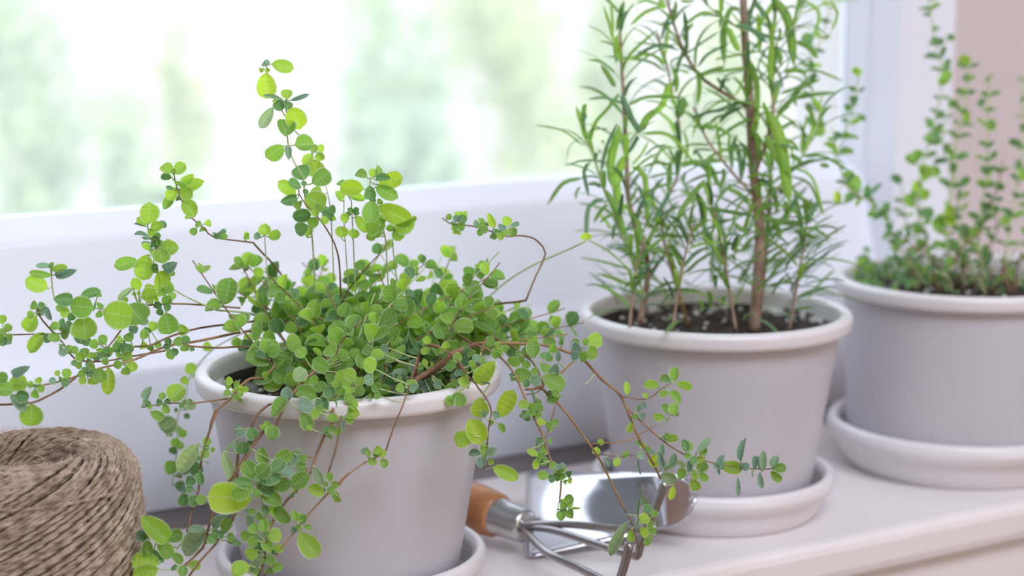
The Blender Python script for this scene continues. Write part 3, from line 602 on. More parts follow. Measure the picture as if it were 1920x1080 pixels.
LEAVES = [('1', '''1295,180,1208,108,78,l;1310,185,1385,98,75,l;1290,212,1200,205,45,b;1320,262,1392,235,84,g;1370,240,1450,190,62,l;1395,265,1527,240,82,l;1350,300,1465,370,88,l;1315,285,1262,390,76,l;
1300,300,1245,280,25,b;1290,370,1225,448,60,g;1375,385,1465,510,98,l;o,1340,370,26,b;o,1330,315,14,g;o,1300,168,20,l;o,1465,430,16,b;1510,572,1465,552,45,g;1530,558,1597,550,45,l;1520,575,1525,632,46,g;1475,592,1430,636,46,g;o,1400,510,14,l;
1112,560,1125,402,126,l;1102,565,1020,518,52,l;1110,585,978,545,12,s;1130,600,1215,560,66,l;1215,590,1240,535,52,s;o,1137,622,33,l;o,1182,682,46,b;o,1165,705,34,b;o,1200,705,30,g;o,1180,650,26,b;1110,650,995,618,30,s;1120,672,1065,660,20,s;1130,702,1058,700,20,s;1120,750,1078,712,46,l;
1212,738,1342,738,100,l;1188,745,1222,878,110,l;1220,710,1262,682,42,b;1105,790,1060,988,122,l;1035,838,852,875,86,g;o,1120,735,22,b;o,1140,770,18,g;o,1160,880,28,b;o,1165,905,24,g;1180,925,1290,1005,92,y;1232,905,1325,850,74,s;1180,930,1185,1070,40,y;
1045,1050,1000,972,64,l;1100,1075,1165,1018,92,l;1200,1060,1310,1020,80,g;390,872,258,885,36,s;390,945,213,925,46,g;355,1045,192,975,112,l;388,905,502,878,46,l;412,938,575,908,56,s;o,390,862,18,g;o,375,880,14,g;1640,640,1690,605,30,s;1620,655,1600,620,24,b;1650,660,1700,650,40,g;1830,655,1870,640,50,l;o,1290,930,22,g;'''),
('2', '''605,62,755,18,62,b;740,30,730,82,40,g;545,80,402,85,88,b;500,152,420,148,52,g;525,130,692,152,142,g;632,210,640,398,168,l;775,180,995,222,182,l;958,125,1085,275,168,g;450,165,520,200,66,l;740,150,750,108,50,g;742,170,742,226,50,g;700,172,706,100,14,b;272,205,180,322,98,l;o,292,175,36,b;o,255,130,34,g;o,230,202,30,g;o,315,135,28,b;o,335,170,28,b;350,140,385,247,38,s;
335,335,212,480,88,l;o,405,375,44,g;o,410,285,33,g;455,275,492,305,62,s;o,495,345,40,g;o,455,305,14,l;o,355,375,34,b;465,450,480,532,52,s;o,520,462,36,g;o,562,462,30,g;o,450,440,18,b;o,600,510,36,l;o,588,580,30,l;o,632,480,36,g;680,480,690,530,72,l;o,555,562,22,b;o,510,292,44,b;o,590,380,40,b;o,650,400,38,b;o,770,390,38,g;o,700,420,36,g;o,530,215,34,b;o,470,250,26,b;
o,745,465,22,l;o,720,512,32,b;o,800,488,40,b;o,790,552,28,g;o,760,500,30,b;o,830,470,26,g;o,900,385,30,l;o,965,372,38,g;o,880,447,42,b;o,952,462,50,b;o,920,420,24,b;o,890,500,24,g;o,950,520,44,l;o,883,575,32,g;o,988,588,42,l;o,940,622,35,g;o,935,575,12,b;
o,680,600,35,l;o,612,640,32,g;o,690,650,30,b;o,618,692,30,l;o,702,702,38,l;740,600,762,708,88,g;o,640,610,26,b;o,660,560,30,b;820,600,805,800,84,y;o,430,640,23,l;o,500,642,36,g;o,490,712,34,b;420,700,372,695,46,s;o,455,680,14,g;o,290,695,28,l;o,305,753,29,g;o,230,725,26,g;265,760,262,835,50,g;o,265,735,14,b;
62,715,208,715,112,l;-40,665,68,680,74,g;-60,755,105,760,102,g;95,655,220,590,58,s;o,165,850,48,b;82,800,192,922,72,s;118,800,222,820,84,b;240,868,225,1045,148,l;o,15,235,36,l;o,60,300,34,g;o,68,370,32,g;o,20,400,38,b;o,20,330,30,g;o,-10,370,40,g;o,60,410,26,s;
1245,185,1272,358,134,g;o,1150,290,38,l;o,1080,250,34,s;1340,270,1405,365,64,l;o,1250,95,38,g;o,1252,150,28,b;o,1180,130,28,b;o,1200,180,28,b;o,1170,80,20,l;o,1080,350,36,g;o,1000,310,34,s;o,1100,320,28,b;o,1265,400,28,b;o,1330,400,36,g;1270,460,1290,530,56,g;o,1390,390,34,b;o,1382,450,30,g;o,1250,440,24,b;o,1310,480,28,b;o,1180,420,28,g;o,1130,452,26,g;1070,400,1082,475,52,y;
1000,0,870,90,40,p;o,935,90,28,l;1060,60,1170,40,90,l;o,1215,35,32,g;o,1040,40,14,g;o,1005,45,14,g;o,1130,100,24,l;o,1290,60,30,g;o,1260,20,26,b;1172,60,1210,10,40,y;o,1780,405,34,l;o,1400,450,20,g;o,1440,455,18,b;
1270,840,1385,738,122,l;o,1215,810,28,g;o,1190,860,30,b;o,1256,850,26,b;1232,870,1258,945,52,g;1088,840,1132,738,56,s;o,1110,870,24,b;o,1090,855,20,b;o,1125,890,18,g;1128,930,1240,985,58,g;o,1382,690,30,l;o,1385,860,24,g;o,1420,850,22,b;o,1360,880,22,b;o,1395,900,18,g;o,1720,700,26,g;o,1700,790,26,g;'''),
('3', '''o,1395,170,30,g;o,1435,230,18,l;o,1395,215,20,g;o,1380,255,32,g;o,1325,260,18,g;o,1345,290,18,b;1340,188,1200,385,92,p;1395,310,1405,330,8,s;o,1260,360,38,s;o,1205,410,24,b;o,1250,385,22,b;o,1285,440,36,b;o,1215,470,34,b;o,1235,495,25,s;o,1280,495,28,b;1245,520,1235,600,62,b;o,1305,570,38,b;o,1355,565,36,g;1345,375,1360,470,48,b;
1700,560,1392,540,178,y;1015,812,1118,728,72,g;o,965,822,28,g;1010,815,908,808,66,s;1135,850,950,680,118,l;1120,832,1242,790,78,g;1000,840,988,962,68,g;1062,858,1168,955,88,g;1040,900,1050,988,50,b;1080,925,1100,992,40,b;1170,925,1225,995,58,g;1075,1000,878,965,110,l;1070,1030,890,1085,96,l;1252,820,1250,892,46,l;1385,765,1240,948,112,p;1380,765,1270,760,40,s;
1230,1010,1235,1078,60,g;1195,1005,1158,1040,26,b;1268,1010,1357,1008,60,l;1290,1010,1310,1015,30,g;1440,755,1532,665,62,s;1500,775,1552,695,68,g;o,1432,828,38,b;o,1490,800,30,b;o,1556,820,30,g;1530,840,1625,865,34,b;1412,790,1410,875,46,b;o,1455,790,26,b;o,1520,770,20,b;
o,1700,120,42,b;1635,170,1635,262,86,b;o,1620,110,38,s;1590,90,1598,45,12,s;o,1690,185,22,b;1600,150,1590,260,30,s;1580,170,1510,260,16,p;1505,240,1575,450,64,p;'''),
('4', '''320,115,440,142,62,l;o,290,110,18,s;o,262,150,14,l;o,295,150,14,l;o,278,120,12,s;288,165,290,314,90,y;400,310,403,252,54,l;385,318,272,283,20,s;425,315,522,285,20,s;o,362,345,32,b;o,410,345,26,b;425,355,475,475,98,y;325,355,252,470,52,p;o,335,320,12,l;397,422,395,510,88,g;385,565,288,635,78,g;445,560,555,552,82,g;408,570,414,640,30,s;o,550,580,24,l;o,588,577,22,l;575,600,595,648,48,l;o,540,605,10,s;
540,610,495,668,48,l;545,640,572,730,84,y;500,750,462,670,90,b;540,770,638,710,82,g;480,792,396,765,52,b;450,830,356,760,60,l;460,852,368,872,52,b;500,840,620,905,104,l;465,870,465,915,42,l;535,940,430,952,64,b;515,1000,448,1040,66,b;o,558,932,22,l;o,600,910,24,b;o,622,940,26,b;o,652,915,24,b;o,640,955,22,b;o,605,972,24,l;o,580,900,20,b;540,955,552,1008,52,g;510,1065,530,1000,42,l;590,840,540,790,50,l;
700,1068,700,1002,64,l;o,505,815,16,b;o,495,770,16,b;o,660,960,16,l;840,737,773,697,46,g;870,742,876,688,42,l;890,727,918,675,46,g;888,750,972,738,40,b;905,778,1048,735,76,y;890,790,1008,850,64,g;855,858,855,782,56,b;825,800,686,798,76,y;740,840,835,858,34,l;702,865,670,812,46,l;712,780,690,765,40,g;862,865,866,998,82,g;905,892,1092,995,94,y;o,912,870,18,g;o,880,860,14,b;
o,750,915,14,b;o,780,915,14,b;o,740,935,14,b;o,785,932,16,b;o,765,925,14,g;780,950,855,1038,54,l;o,770,1045,28,l;o,720,960,24,l;o,905,995,40,g;o,870,1020,40,l;985,1010,1110,965,80,l;o,970,1015,20,g;o,1010,1052,34,g;o,1103,960,14,l;o,860,1060,26,l;o,925,960,26,l;280,1055,280,988,58,l;300,1062,380,1048,46,l;o,238,1056,22,s;o,175,1055,20,l;o,40,1050,20,s;o,60,1040,12,s;o,20,1058,16,b;o,900,1040,28,g;'''),
('w', '''o,268,118,26,g;345,110,345,65,66,l;375,100,430,85,38,l;o,330,130,30,s;o,380,138,38,b;o,370,195,38,g;o,315,205,24,g;o,322,240,24,l;o,352,250,16,l;o,300,170,20,b;o,490,165,24,s;o,532,142,24,g;o,545,175,30,l;o,585,178,18,b;o,560,220,32,g;o,525,245,28,g;640,200,590,85,50,y;o,520,200,24,g;o,705,200,36,s;760,185,715,115,70,l;770,190,850,165,34,s;o,795,240,42,g;o,720,245,30,g;o,660,235,26,b;o,640,270,26,g;o,690,275,34,l;o,620,275,16,b;1390,300,1390,245,80,y;'''),
('5', '''o,250,305,28,l;o,300,325,24,g;345,362,378,360,36,l;310,360,378,360,38,l;o,240,388,25,g;o,297,370,25,l;o,330,395,22,g;o,330,427,20,g;o,290,415,20,g;o,245,340,20,g;605,335,470,320,92,l;638,340,640,432,64,s;630,420,540,545,76,g;640,310,555,230,86,g;650,285,700,215,72,s;690,300,770,220,80,p;500,295,493,245,42,l;825,485,698,470,102,s;745,520,802,645,78,g;840,415,690,360,92,g;o,832,525,32,l;
950,520,952,582,62,g;o,1090,525,42,l;o,1070,570,30,g;870,410,880,510,84,b;o,505,600,28,g;545,600,540,695,84,g;o,480,612,22,y;o,905,640,26,b;o,975,640,34,l;o,930,680,20,g;1010,580,1020,655,20,s;o,1165,775,28,s;o,1250,770,30,l;o,1280,793,30,l;o,1213,852,33,g;o,1295,857,28,g;o,1190,792,18,g;o,1240,800,20,g;o,300,38,32,l;
640,70,735,30,120,l;655,95,533,140,64,s;o,545,100,44,g;o,735,112,40,g;850,130,865,75,64,l;925,235,815,160,84,g;965,125,905,65,90,g;o,1020,130,38,g;1140,115,1152,218,88,g;1240,225,1165,170,92,l;o,1050,190,40,g;970,245,1085,320,104,l;1110,285,1025,240,72,l;o,930,290,40,g;1300,125,1210,125,56,l;o,1340,152,38,l;o,1300,87,30,s;o,1410,90,36,l;o,1100,115,38,g;o,1180,95,38,g;o,820,300,34,g;o,760,320,38,l;
o,860,340,40,g;o,930,380,44,b;o,1000,370,36,g;o,1060,360,38,l;o,1130,310,38,l;o,1130,370,34,g;o,900,420,40,g;o,1000,440,40,b;o,1060,420,36,g;o,1090,460,34,l;o,1030,490,36,b;o,950,460,38,g;o,860,500,32,g;o,1190,300,36,s;o,1240,340,34,g;o,1250,400,28,g;o,1205,410,20,g;o,1040,540,34,b;o,980,320,36,l;o,1390,290,28,g;o,1480,330,40,g;o,1500,350,34,s;o,1400,350,30,g;'''),
('6', '''920,375,836,250,100,g;940,362,1022,272,100,g;1005,268,958,145,84,g;1060,250,1188,172,88,g;1130,262,1250,195,84,s;1050,330,1130,235,92,b;950,400,1115,345,84,b;905,420,775,388,74,b;905,445,742,505,92,g;940,420,1055,478,84,b;968,490,1112,565,98,g;1042,440,1205,395,92,g;1190,432,1310,338,104,g;1120,350,1190,300,70,s;1212,300,1292,285,76,g;1195,190,1260,185,48,s;o,1270,230,30,g;1060,560,1158,698,98,g;o,930,480,30,g;
o,900,612,26,g;o,940,652,28,g;o,990,600,32,b;o,1045,610,36,l;1340,295,1402,422,62,p;1300,440,1422,492,76,l;o,1212,480,14,g;o,1185,500,16,b;o,1200,455,12,l;o,1240,330,30,l;1455,395,1455,330,48,g;o,1497,420,30,l;o,1405,455,25,b;o,1470,460,30,g;o,1503,500,28,g;o,1430,415,20,g;o,1515,527,26,g;1210,675,1190,605,48,g;o,1240,655,32,l;1260,700,1275,635,48,g;1270,725,1333,728,40,g;o,1230,735,30,g;o,1190,745,24,s;
1240,768,1372,952,124,l;o,930,380,22,b;975,765,975,655,62,g;935,770,885,700,66,g;925,790,803,790,66,g;1010,790,1112,785,92,l;o,992,780,22,b;o,943,797,22,b;1000,820,1030,915,70,g;945,830,935,930,58,b;o,900,840,38,l;1045,885,1130,885,50,l;o,1055,907,22,b;930,890,858,950,84,l;880,1005,742,1050,100,l;965,925,865,1080,52,p;815,1005,808,1090,54,l;1025,925,1030,1000,60,g;1045,1015,1115,1015,56,g;o,1022,1050,34,g;o,935,1050,30,g;o,975,960,34,g;
1040,5,1045,100,86,g;o,990,12,28,l;o,1480,20,28,g;o,1310,10,20,l;o,870,610,18,s;870,640,890,720,50,s;o,1010,700,20,g;'''),
('7', '''o,145,330,33,s;o,140,378,33,g;o,180,440,38,g;o,240,350,34,g;o,210,375,34,g;o,232,435,34,g;o,275,415,36,g;300,385,308,485,74,g;o,130,440,22,g;o,195,405,34,l;o,262,310,24,g;o,330,250,25,g;325,270,350,355,66,l;o,382,190,26,l;o,400,228,28,l;o,300,300,24,l;405,315,530,172,98,y;430,415,432,560,104,y;440,735,362,556,120,y;388,675,252,715,96,l;560,548,672,350,98,y;
462,815,462,715,46,g;435,795,355,785,50,s;475,800,540,765,46,s;440,815,440,880,52,s;o,505,850,20,l;520,885,690,962,78,l;560,590,597,655,36,g;o,540,530,26,s;o,505,585,22,g;450,545,475,500,40,s;500,320,430,310,10,s;785,270,652,263,88,g;870,250,875,178,76,g;o,805,235,24,l;o,808,298,40,s;862,270,1003,355,108,g;925,260,950,190,56,s;o,745,320,26,b;o,655,280,24,b;o,640,262,14,s;
800,145,785,28,80,g;620,160,705,180,66,g;o,540,115,38,g;875,160,870,105,70,b;930,110,930,50,50,g;o,890,140,36,g;1120,110,1042,100,110,s;1150,115,1230,125,90,l;1115,170,1150,95,46,g;1140,130,1170,160,60,l;1150,50,1262,10,86,l;o,1145,40,22,g;o,905,395,28,b;o,940,385,26,g;o,935,420,28,l;o,965,405,14,l;o,900,430,24,b;o,920,445,18,g;o,820,450,28,g;o,790,480,30,g;o,835,490,26,g;o,770,520,28,g;o,820,530,26,g;o,800,505,26,b;765,475,690,455,50,l;
o,735,535,28,b;o,750,555,22,b;o,710,540,14,b;820,440,775,350,10,s;o,935,585,25,g;o,897,600,26,g;o,910,625,18,g;o,845,580,28,y;o,840,705,20,b;o,907,713,20,g;815,760,815,680,18,s;785,760,778,822,66,l;o,862,768,30,g;o,832,812,32,g;o,805,865,32,l;o,862,850,30,g;o,840,840,20,b;895,945,822,940,52,g;o,917,962,28,b;o,960,915,38,g;o,985,900,24,l;o,1036,930,22,b;o,1037,973,20,l;o,925,872,26,g;o,995,880,22,s;o,1005,985,16,g;o,950,950,30,g;o,985,945,28,g;o,960,885,24,s;
o,1140,330,0.1,g;o,230,200,40,g;o,280,150,34,g;o,320,60,28,g;o,200,60,26,l;o,170,100,24,l;o,265,50,26,l;o,75,30,26,l;o,410,150,28,s;o,440,160,24,g;o,370,120,30,g;o,340,95,30,b;o,60,100,28,l;o,60,180,24,l;o,30,210,24,g;o,570,100,22,l;o,600,90,22,g;o,500,40,34,g;o,555,60,26,l;o,690,120,24,b;o,710,160,26,g;o,740,195,30,g;o,980,40,16,b;1050,30,1100,40,30,g;960,170,960,110,30,s;'''),
('8', '''o,985,428,38,g;o,945,470,30,g;o,985,460,28,l;935,510,925,588,58,g;990,500,1012,568,60,g;o,945,500,26,b;1020,485,1072,492,16,y;o,905,505,14,s;o,960,440,26,l;'''),
('q', '''472,218,476,148,42,g;455,222,397,190,36,g;400,245,322,237,38,l;482,228,565,252,34,l;445,275,395,280,26,l;452,270,502,330,40,g;245,282,243,222,27,l;335,302,335,268,22,l;435,372,425,318,30,g;468,380,472,322,40,g;428,395,365,388,32,l;o,488,376,12,g;300,365,300,318,18,s;o,325,335,16,s;o,285,390,16,g;o,320,385,16,s;o,300,350,14,b;268,415,250,480,26,l;432,500,492,490,32,l;o,430,490,14,b;o,440,478,12,g;o,118,512,15,l;o,97,552,19,l;
212,590,185,625,28,l;225,585,250,560,20,g;140,585,165,630,16,s;o,320,528,16,l;o,345,545,14,g;o,300,515,14,b;290,575,330,575,30,s;340,560,388,562,16,s;302,595,303,668,10,s;375,635,385,570,52,y;530,560,515,495,34,b;545,560,548,505,28,g;580,560,652,488,30,s;600,575,625,540,34,g;585,650,630,605,52,g;590,660,635,698,32,g;555,690,592,748,44,l;500,690,520,635,36,g;540,605,540,655,24,s;560,640,580,700,20,l;430,650,425,600,28,g;
470,725,455,790,26,y;480,700,408,668,50,p;460,620,480,565,30,s;410,590,415,520,22,s;440,640,500,590,24,s;410,640,440,600,20,s;520,640,490,600,24,p;400,560,420,640,24,s;680,640,708,562,24,s;690,640,718,600,20,s;690,640,660,615,22,s;695,625,800,650,58,l;795,605,815,488,30,s;780,680,778,768,18,s;o,815,630,20,s;o,800,625,14,b;860,645,862,575,24,s;850,650,848,692,10,s;902,650,903,548,28,s;893,650,885,570,16,s;885,660,895,735,24,s;
945,632,970,574,34,s;950,638,1018,635,38,g;938,655,988,700,34,g;685,640,690,672,12,s;o,345,830,24,b;o,375,855,20,g;o,330,880,26,l;o,355,905,20,g;o,330,945,24,l;o,370,940,18,g;360,960,335,1010,28,g;265,935,270,990,30,l;298,870,303,792,9,b;245,895,150,1075,40,p;310,860,285,940,9,s;o,355,985,14,g;o,565,600,22,b;o,540,580,16,g;o,620,545,16,g;o,600,595,20,y;o,550,620,18,s;''')]
for crop, data in LEAVES: leaves(ore, crop, data, -.002)
leaves(ore, '3', '1190,30,1070,90,110,p;o,1140,125,26,g;o,1235,120,32,g;o,1185,180,34,g;1160,300,1140,400,80,g;o,1290,290,44,b;o,1325,360,48,b;o,1170,235,30,b;o,1200,90,24,p;o,1215,200,26,g', 0, .99)
leaves(ore, '2', '1300,980,1190,1060,100,p;o,1430,600,44,l;o,1470,660,24,g;o,1400,960,22,b;o,1560,440,36,l;o,1320,915,18,b;o,1430,880,40,p;o,1390,700,26,y', 0, .99)
# upright and arching shoots in the crown of the pot, stems rising from the soil
rr = random.Random(11)
def crown(n, xr, yr, zr, spread, cols, size):
    for i in range(n):
        a = rr.uniform(0, 6.28); q = .048 * rr.random() ** .5; b = Vector((C1[0] + .010 + .85 * q * math.cos(a), C1[1] + q * math.sin(a) * .8, .094))
        e = at(rr.uniform(*xr), rr.uniform(*yr), depth(b) + rr.uniform(-.012, .03)); m = b.lerp(e, .5) + Vector((rr.gauss(0, .006), rr.gauss(0, .006), .008)); 
        if (e - b).length > .16: continue
        k = ore.stem([b, m, e], .00055, .0003, rr.choice(('stem_brown', 'stem_green', 'stem_orange')))
        whorls(ore, ore.stems[k][0], .0075, size, cols, rr, n=(2, 4), start=.15)
crown(20, (560, 900), (610, 720), None, .02, 'gglssb', .0085)
crown(26, (440, 1000), (470, 640), None, .02, 'gggllb', .0095)
crown(8, (340, 520), (480, 600), None, .02, 'gggllb', .011)
crown(9, (900, 1100), (560, 670), None, .02, 'ggllb', .010)
crown(7, (560, 860), (440, 520), None, .02, 'gllb', .010)
for i in range(34):                                                  # tangle of old bare stems on the soil
    a = rr.uniform(0, 6.28); q = .05 * rr.random() ** .5; b = Vector((C1[0] + .01 + q * math.cos(a), C1[1] + q * math.sin(a), .094)); v = Vector((rr.gauss(0, .02), rr.gauss(0, .02), 0))
    ore.stem([b, b + v * .5 + Vector((0, 0, rr.uniform(.006, .016))), b + v + Vector((0, 0, rr.uniform(.0, .02)))], .0006, .0004, rr.choice(('bark', 'stem_brown', 'bark')))
# soil end of every trailing stem
for x, y, tx, ty, d, m, r_ in ((560, 700, 537, 700, .93, 'stem_brown', .6), (620, 690, 457, 622, .945, 'stem_orange', .7), (600, 700, 537, 577, .95, 'stem_orange', .6), (650, 690, 475, 602, .95, 'stem_brown', .6), (600, 690, 475, 455, .94, 'stem_brown', .5),
                               (580, 700, 400, 580, .92, 'stem_green', .5), (700, 690, 596, 691, .90, 'stem_brown', .8), (740, 690, 624, 755, .878, 'stem_brown', .8), (760, 690, 640, 763, .878, 'stem_brown', .6), (600, 700, 493, 710, .90, 'stem_orange', .6),
                               (800, 690, 863, 647, .94, 'stem_brown', .8), (800, 695, 891, 647, .93, 'stem_brown', .7), (820, 690, 958, 647, .93, 'stem_brown', .6), (800, 690, 872, 699, .90, 'stem_brown', .6), (640, 690, 592, 560, .95, 'stem_green', .5), (660, 690, 640, 560, .95, 'stem_brown', .5), (780, 690, 986, 563, .95, 'stem_brown', .6), (800, 690, 1098, 452, .96, 'stem_green', .5)):
    s0 = onz(x, y, .095); e = at(tx, ty, d); ore.stem([s0, s0.lerp(e, .5) + Vector((0, 0, .012)), e], r_ / 1000, r_ / 1000, m)
ore.build()
v, f = [], []
for a, b in ore.pets:
    k = len(v); v += a; f += [tuple(k + e for e in q) for q in b]
tag(link('leaf_stalk', mesh('leaf_stalk', v, f, M['stem_green']), pot1), kind='stuff')
# ------------------------------------------------------------------ rosemary
ros = Plant(pot2, 'needle'); ros.pets = []
def needle_mesh(arch, tw=0):
    rows = 10; vs, fs, uv = [], [], []
    for i in range(rows):
        v = i / (rows - 1); w = .5 * min(1, (v * 9 + .25)) * (1 - max(0, (v - .72) / .28) ** 2.2 * .9) * (.8 + .2 * math.sin(v * 3.1)); a = arch * v; y = math.sin(a) / arch if arch else v; z = -(1 - math.cos(a)) / arch if arch else 0
        for j, (u, h) in enumerate(((-1, -.35), (-.72, .02), (0, -.10), (.72, .02), (1, -.35))): vs.append((u * w, y, z + h * .03)); uv.append((j / 4, v))
    for i in range(rows - 1):
        for j in range(4): a = i * 5 + j; fs.append((a, a + 1, a + 6, a + 5))
    return vs, fs, uv
NV0 = len(LV); LV += [needle_mesh(a) for a in (.25, .7, 1.15, 1.6, -.4)]
T1 = {'trunk': '1415,620,1.075 1425,450,1.07 1420,380,1.068 1413,320,1.066 1408,235,1.064 1404,160,1.064 1398,90,1.064 1394,0,1.064 1390,-90,1.064'}
def rs(s, r0, r1, m): return ros.stem(pts('0', s, 0, 0), r0 / 1000, r1 / 1000, m)
st = [(rs(T1['trunk'], 3.4, 2.0, 'bark'), .7),
      (rs('1200,610,1.06 1215,500,1.055 1190,420,1.05 1178,370,1.05 1175,300,1.048 1170,200,1.045 1166,120,1.043 1163,60,1.043 1168,10,1.043', 1.9, .7, 'bark'), 1),
      (rs('1210,560,1.055 1160,420,1.045 1128,345,1.04 1115,300,1.038 1098,260,1.036 1090,215,1.036', .9, .5, 'stem_green'), .6),
      (rs('1290,610,1.075 1240,420,1.068 1270,330,1.066 1275,250,1.066 1262,180,1.066 1250,120,1.066 1232,60,1.066', 1.0, .6, 'stem_orange'), 1),
      (rs('1408,360,1.066 1370,320,1.06 1325,260,1.058 1300,200,1.056', .9, .6, 'bark'), .8),
      (rs('1400,200,1.066 1350,170,1.064 1310,140,1.062 1280,90,1.062 1262,40,1.062 1245,-20,1.062', 1.2, .7, 'stem_brown'), 1),
      (rs('1420,620,1.08 1440,430,1.085 1444,330,1.085 1450,200,1.085 1448,100,1.085 1455,0,1.085 1460,-80,1.085', 1.6, .8, 'bark'), 1),
      (rs('1415,330,1.06 1435,270,1.055 1450,210,1.053 1446,160,1.052 1444,90,1.052', 1.1, .6, 'bark'), .9),
      (rs('1413,400,1.07 1460,350,1.072 1500,300,1.074 1530,240,1.076 1540,180,1.077', .9, .5, 'stem_green'), .8),
      (rs('1400,60,1.06 1350,30,1.058 1310,-10,1.056 1290,-60,1.055', .8, .5, 'stem_green'), 1),
      (rs('1425,100,1.07 1480,60,1.072 1510,0,1.074 1520,-60,1.076', .8, .5, 'stem_green'), .8),
      (rs('1380,620,1.04 1360,500,1.035 1345,420,1.032 1330,370,1.03', 1.0, .6, 'bark'), 1),
      (rs('1480,620,1.05 1500,500,1.045 1510,440,1.045 1515,400,1.045', .9, .5, 'bark'), 1),
      (rs('1260,620,1.03 1280,500,1.028 1300,420,1.028', .9, .5, 'bark'), 1),
      (rs('1180,620,1.04 1190,520,1.036 1210,440,1.035', .9, .5, 'bark'), 1)]
def needle(B, T, w, c, arc=.3, si=None, r=R):
    'needle from B to T whose bow reaches arc*length above the chord'
    d = T - B; ln = d.length; a = max(-1.9, min(1.9, arc * 7.6)); k = min(range(5), key=lambda i: abs((.25, .7, 1.15, 1.6, -.4)[i] - a)); A = (.25, .7, 1.15, 1.6, -.4)[k]
    chord = math.sqrt((math.sin(A) / A) ** 2 + ((1 - math.cos(A)) / A) ** 2); L = ln / chord; d.normalize()
    side0 = Vector((CY, -SY, 0)); fwd = Vector((SY, CY, 0)); bow = Vector((0, 0, 1)) - d * d.z
    if bow.length < .35: bow = (side0 * (1 if d.z * (r.random() - .5) > 0 else -1)) - d * d.dot(side0)
    bow.normalize(); bow = (bow + fwd * r.gauss(-.25, .25)); bow = (bow - d * bow.dot(d)).normalized()
    ax = d.cross(bow).normalized(); d0 = Matrix.Rotation(A / 2, 3, ax) @ d; n = Matrix.Rotation(A / 2, 3, ax) @ bow
    if (n - d0 * n.dot(d0)).length < .1: return
    n = (n - d0 * n.dot(d0)).normalized(); side = d0.cross(n).normalized()
    m = Matrix(((side.x * w, d0.x * L, n.x * L, B.x), (side.y * w, d0.y * L, n.y * L, B.y), (side.z * w, d0.z * L, n.z * L, B.z), (0, 0, 0, 1)))
    ros.leaves.append([L * w / depth(B) ** 2, NV0 + k, c, m, si if si is not None else ros.near3(B)[5]])
def strip(crop, s, w, c):
    'a drawn needle: three or more picture points from base to tip'
    ox, oy, k = CROP[crop]; P = [tuple(float(v) for v in q.split(',')) for q in s.split()]; X = [(ox + a / k, oy + b / k) for a, b in P]
    b = ros.near(*X[0]); d = b[6] - .004 + R.uniform(-.006, .004); path = smooth_path([at(x, y, d - .006 * i / len(X) * R.uniform(-1, 1.5)) for i, (x, y) in enumerate(X)], .0035); vs, fs, uv = [], [], []; n = len(path)
    if n < 6: path = smooth_path(path, .0015); n = len(path)
    wm = w / k / FPX * d * .50; fz = (Vector((0, 0, H)) - path[0]).normalized() + Vector((0, 0, .3))
    for i, p in enumerate(path):
        v = i / (n - 1); t = (path[min(i + 1, n - 1)] - path[max(i - 1, 0)]).normalized(); sd = t.cross(fz).normalized(); nn = sd.cross(t).normalized()
        ww = wm * min(1, v * 6 + .3) * (1 - max(0, (v - .7) / .3) ** 2 * .9)
        for j, (u, h) in enumerate(((-1, -.4), (-.7, 0), (0, -.12), (.7, 0), (1, -.4))): vs.append(p + sd * u * ww + nn * h * ww); uv.append((j / 4, v))
    for i in range(n - 1):
        for j in range(4): a = i * 5 + j; fs.append((a, a + 1, a + 6, a + 5))
    drawn.append((vs, fs, uv, c, b[5]))
drawn = []
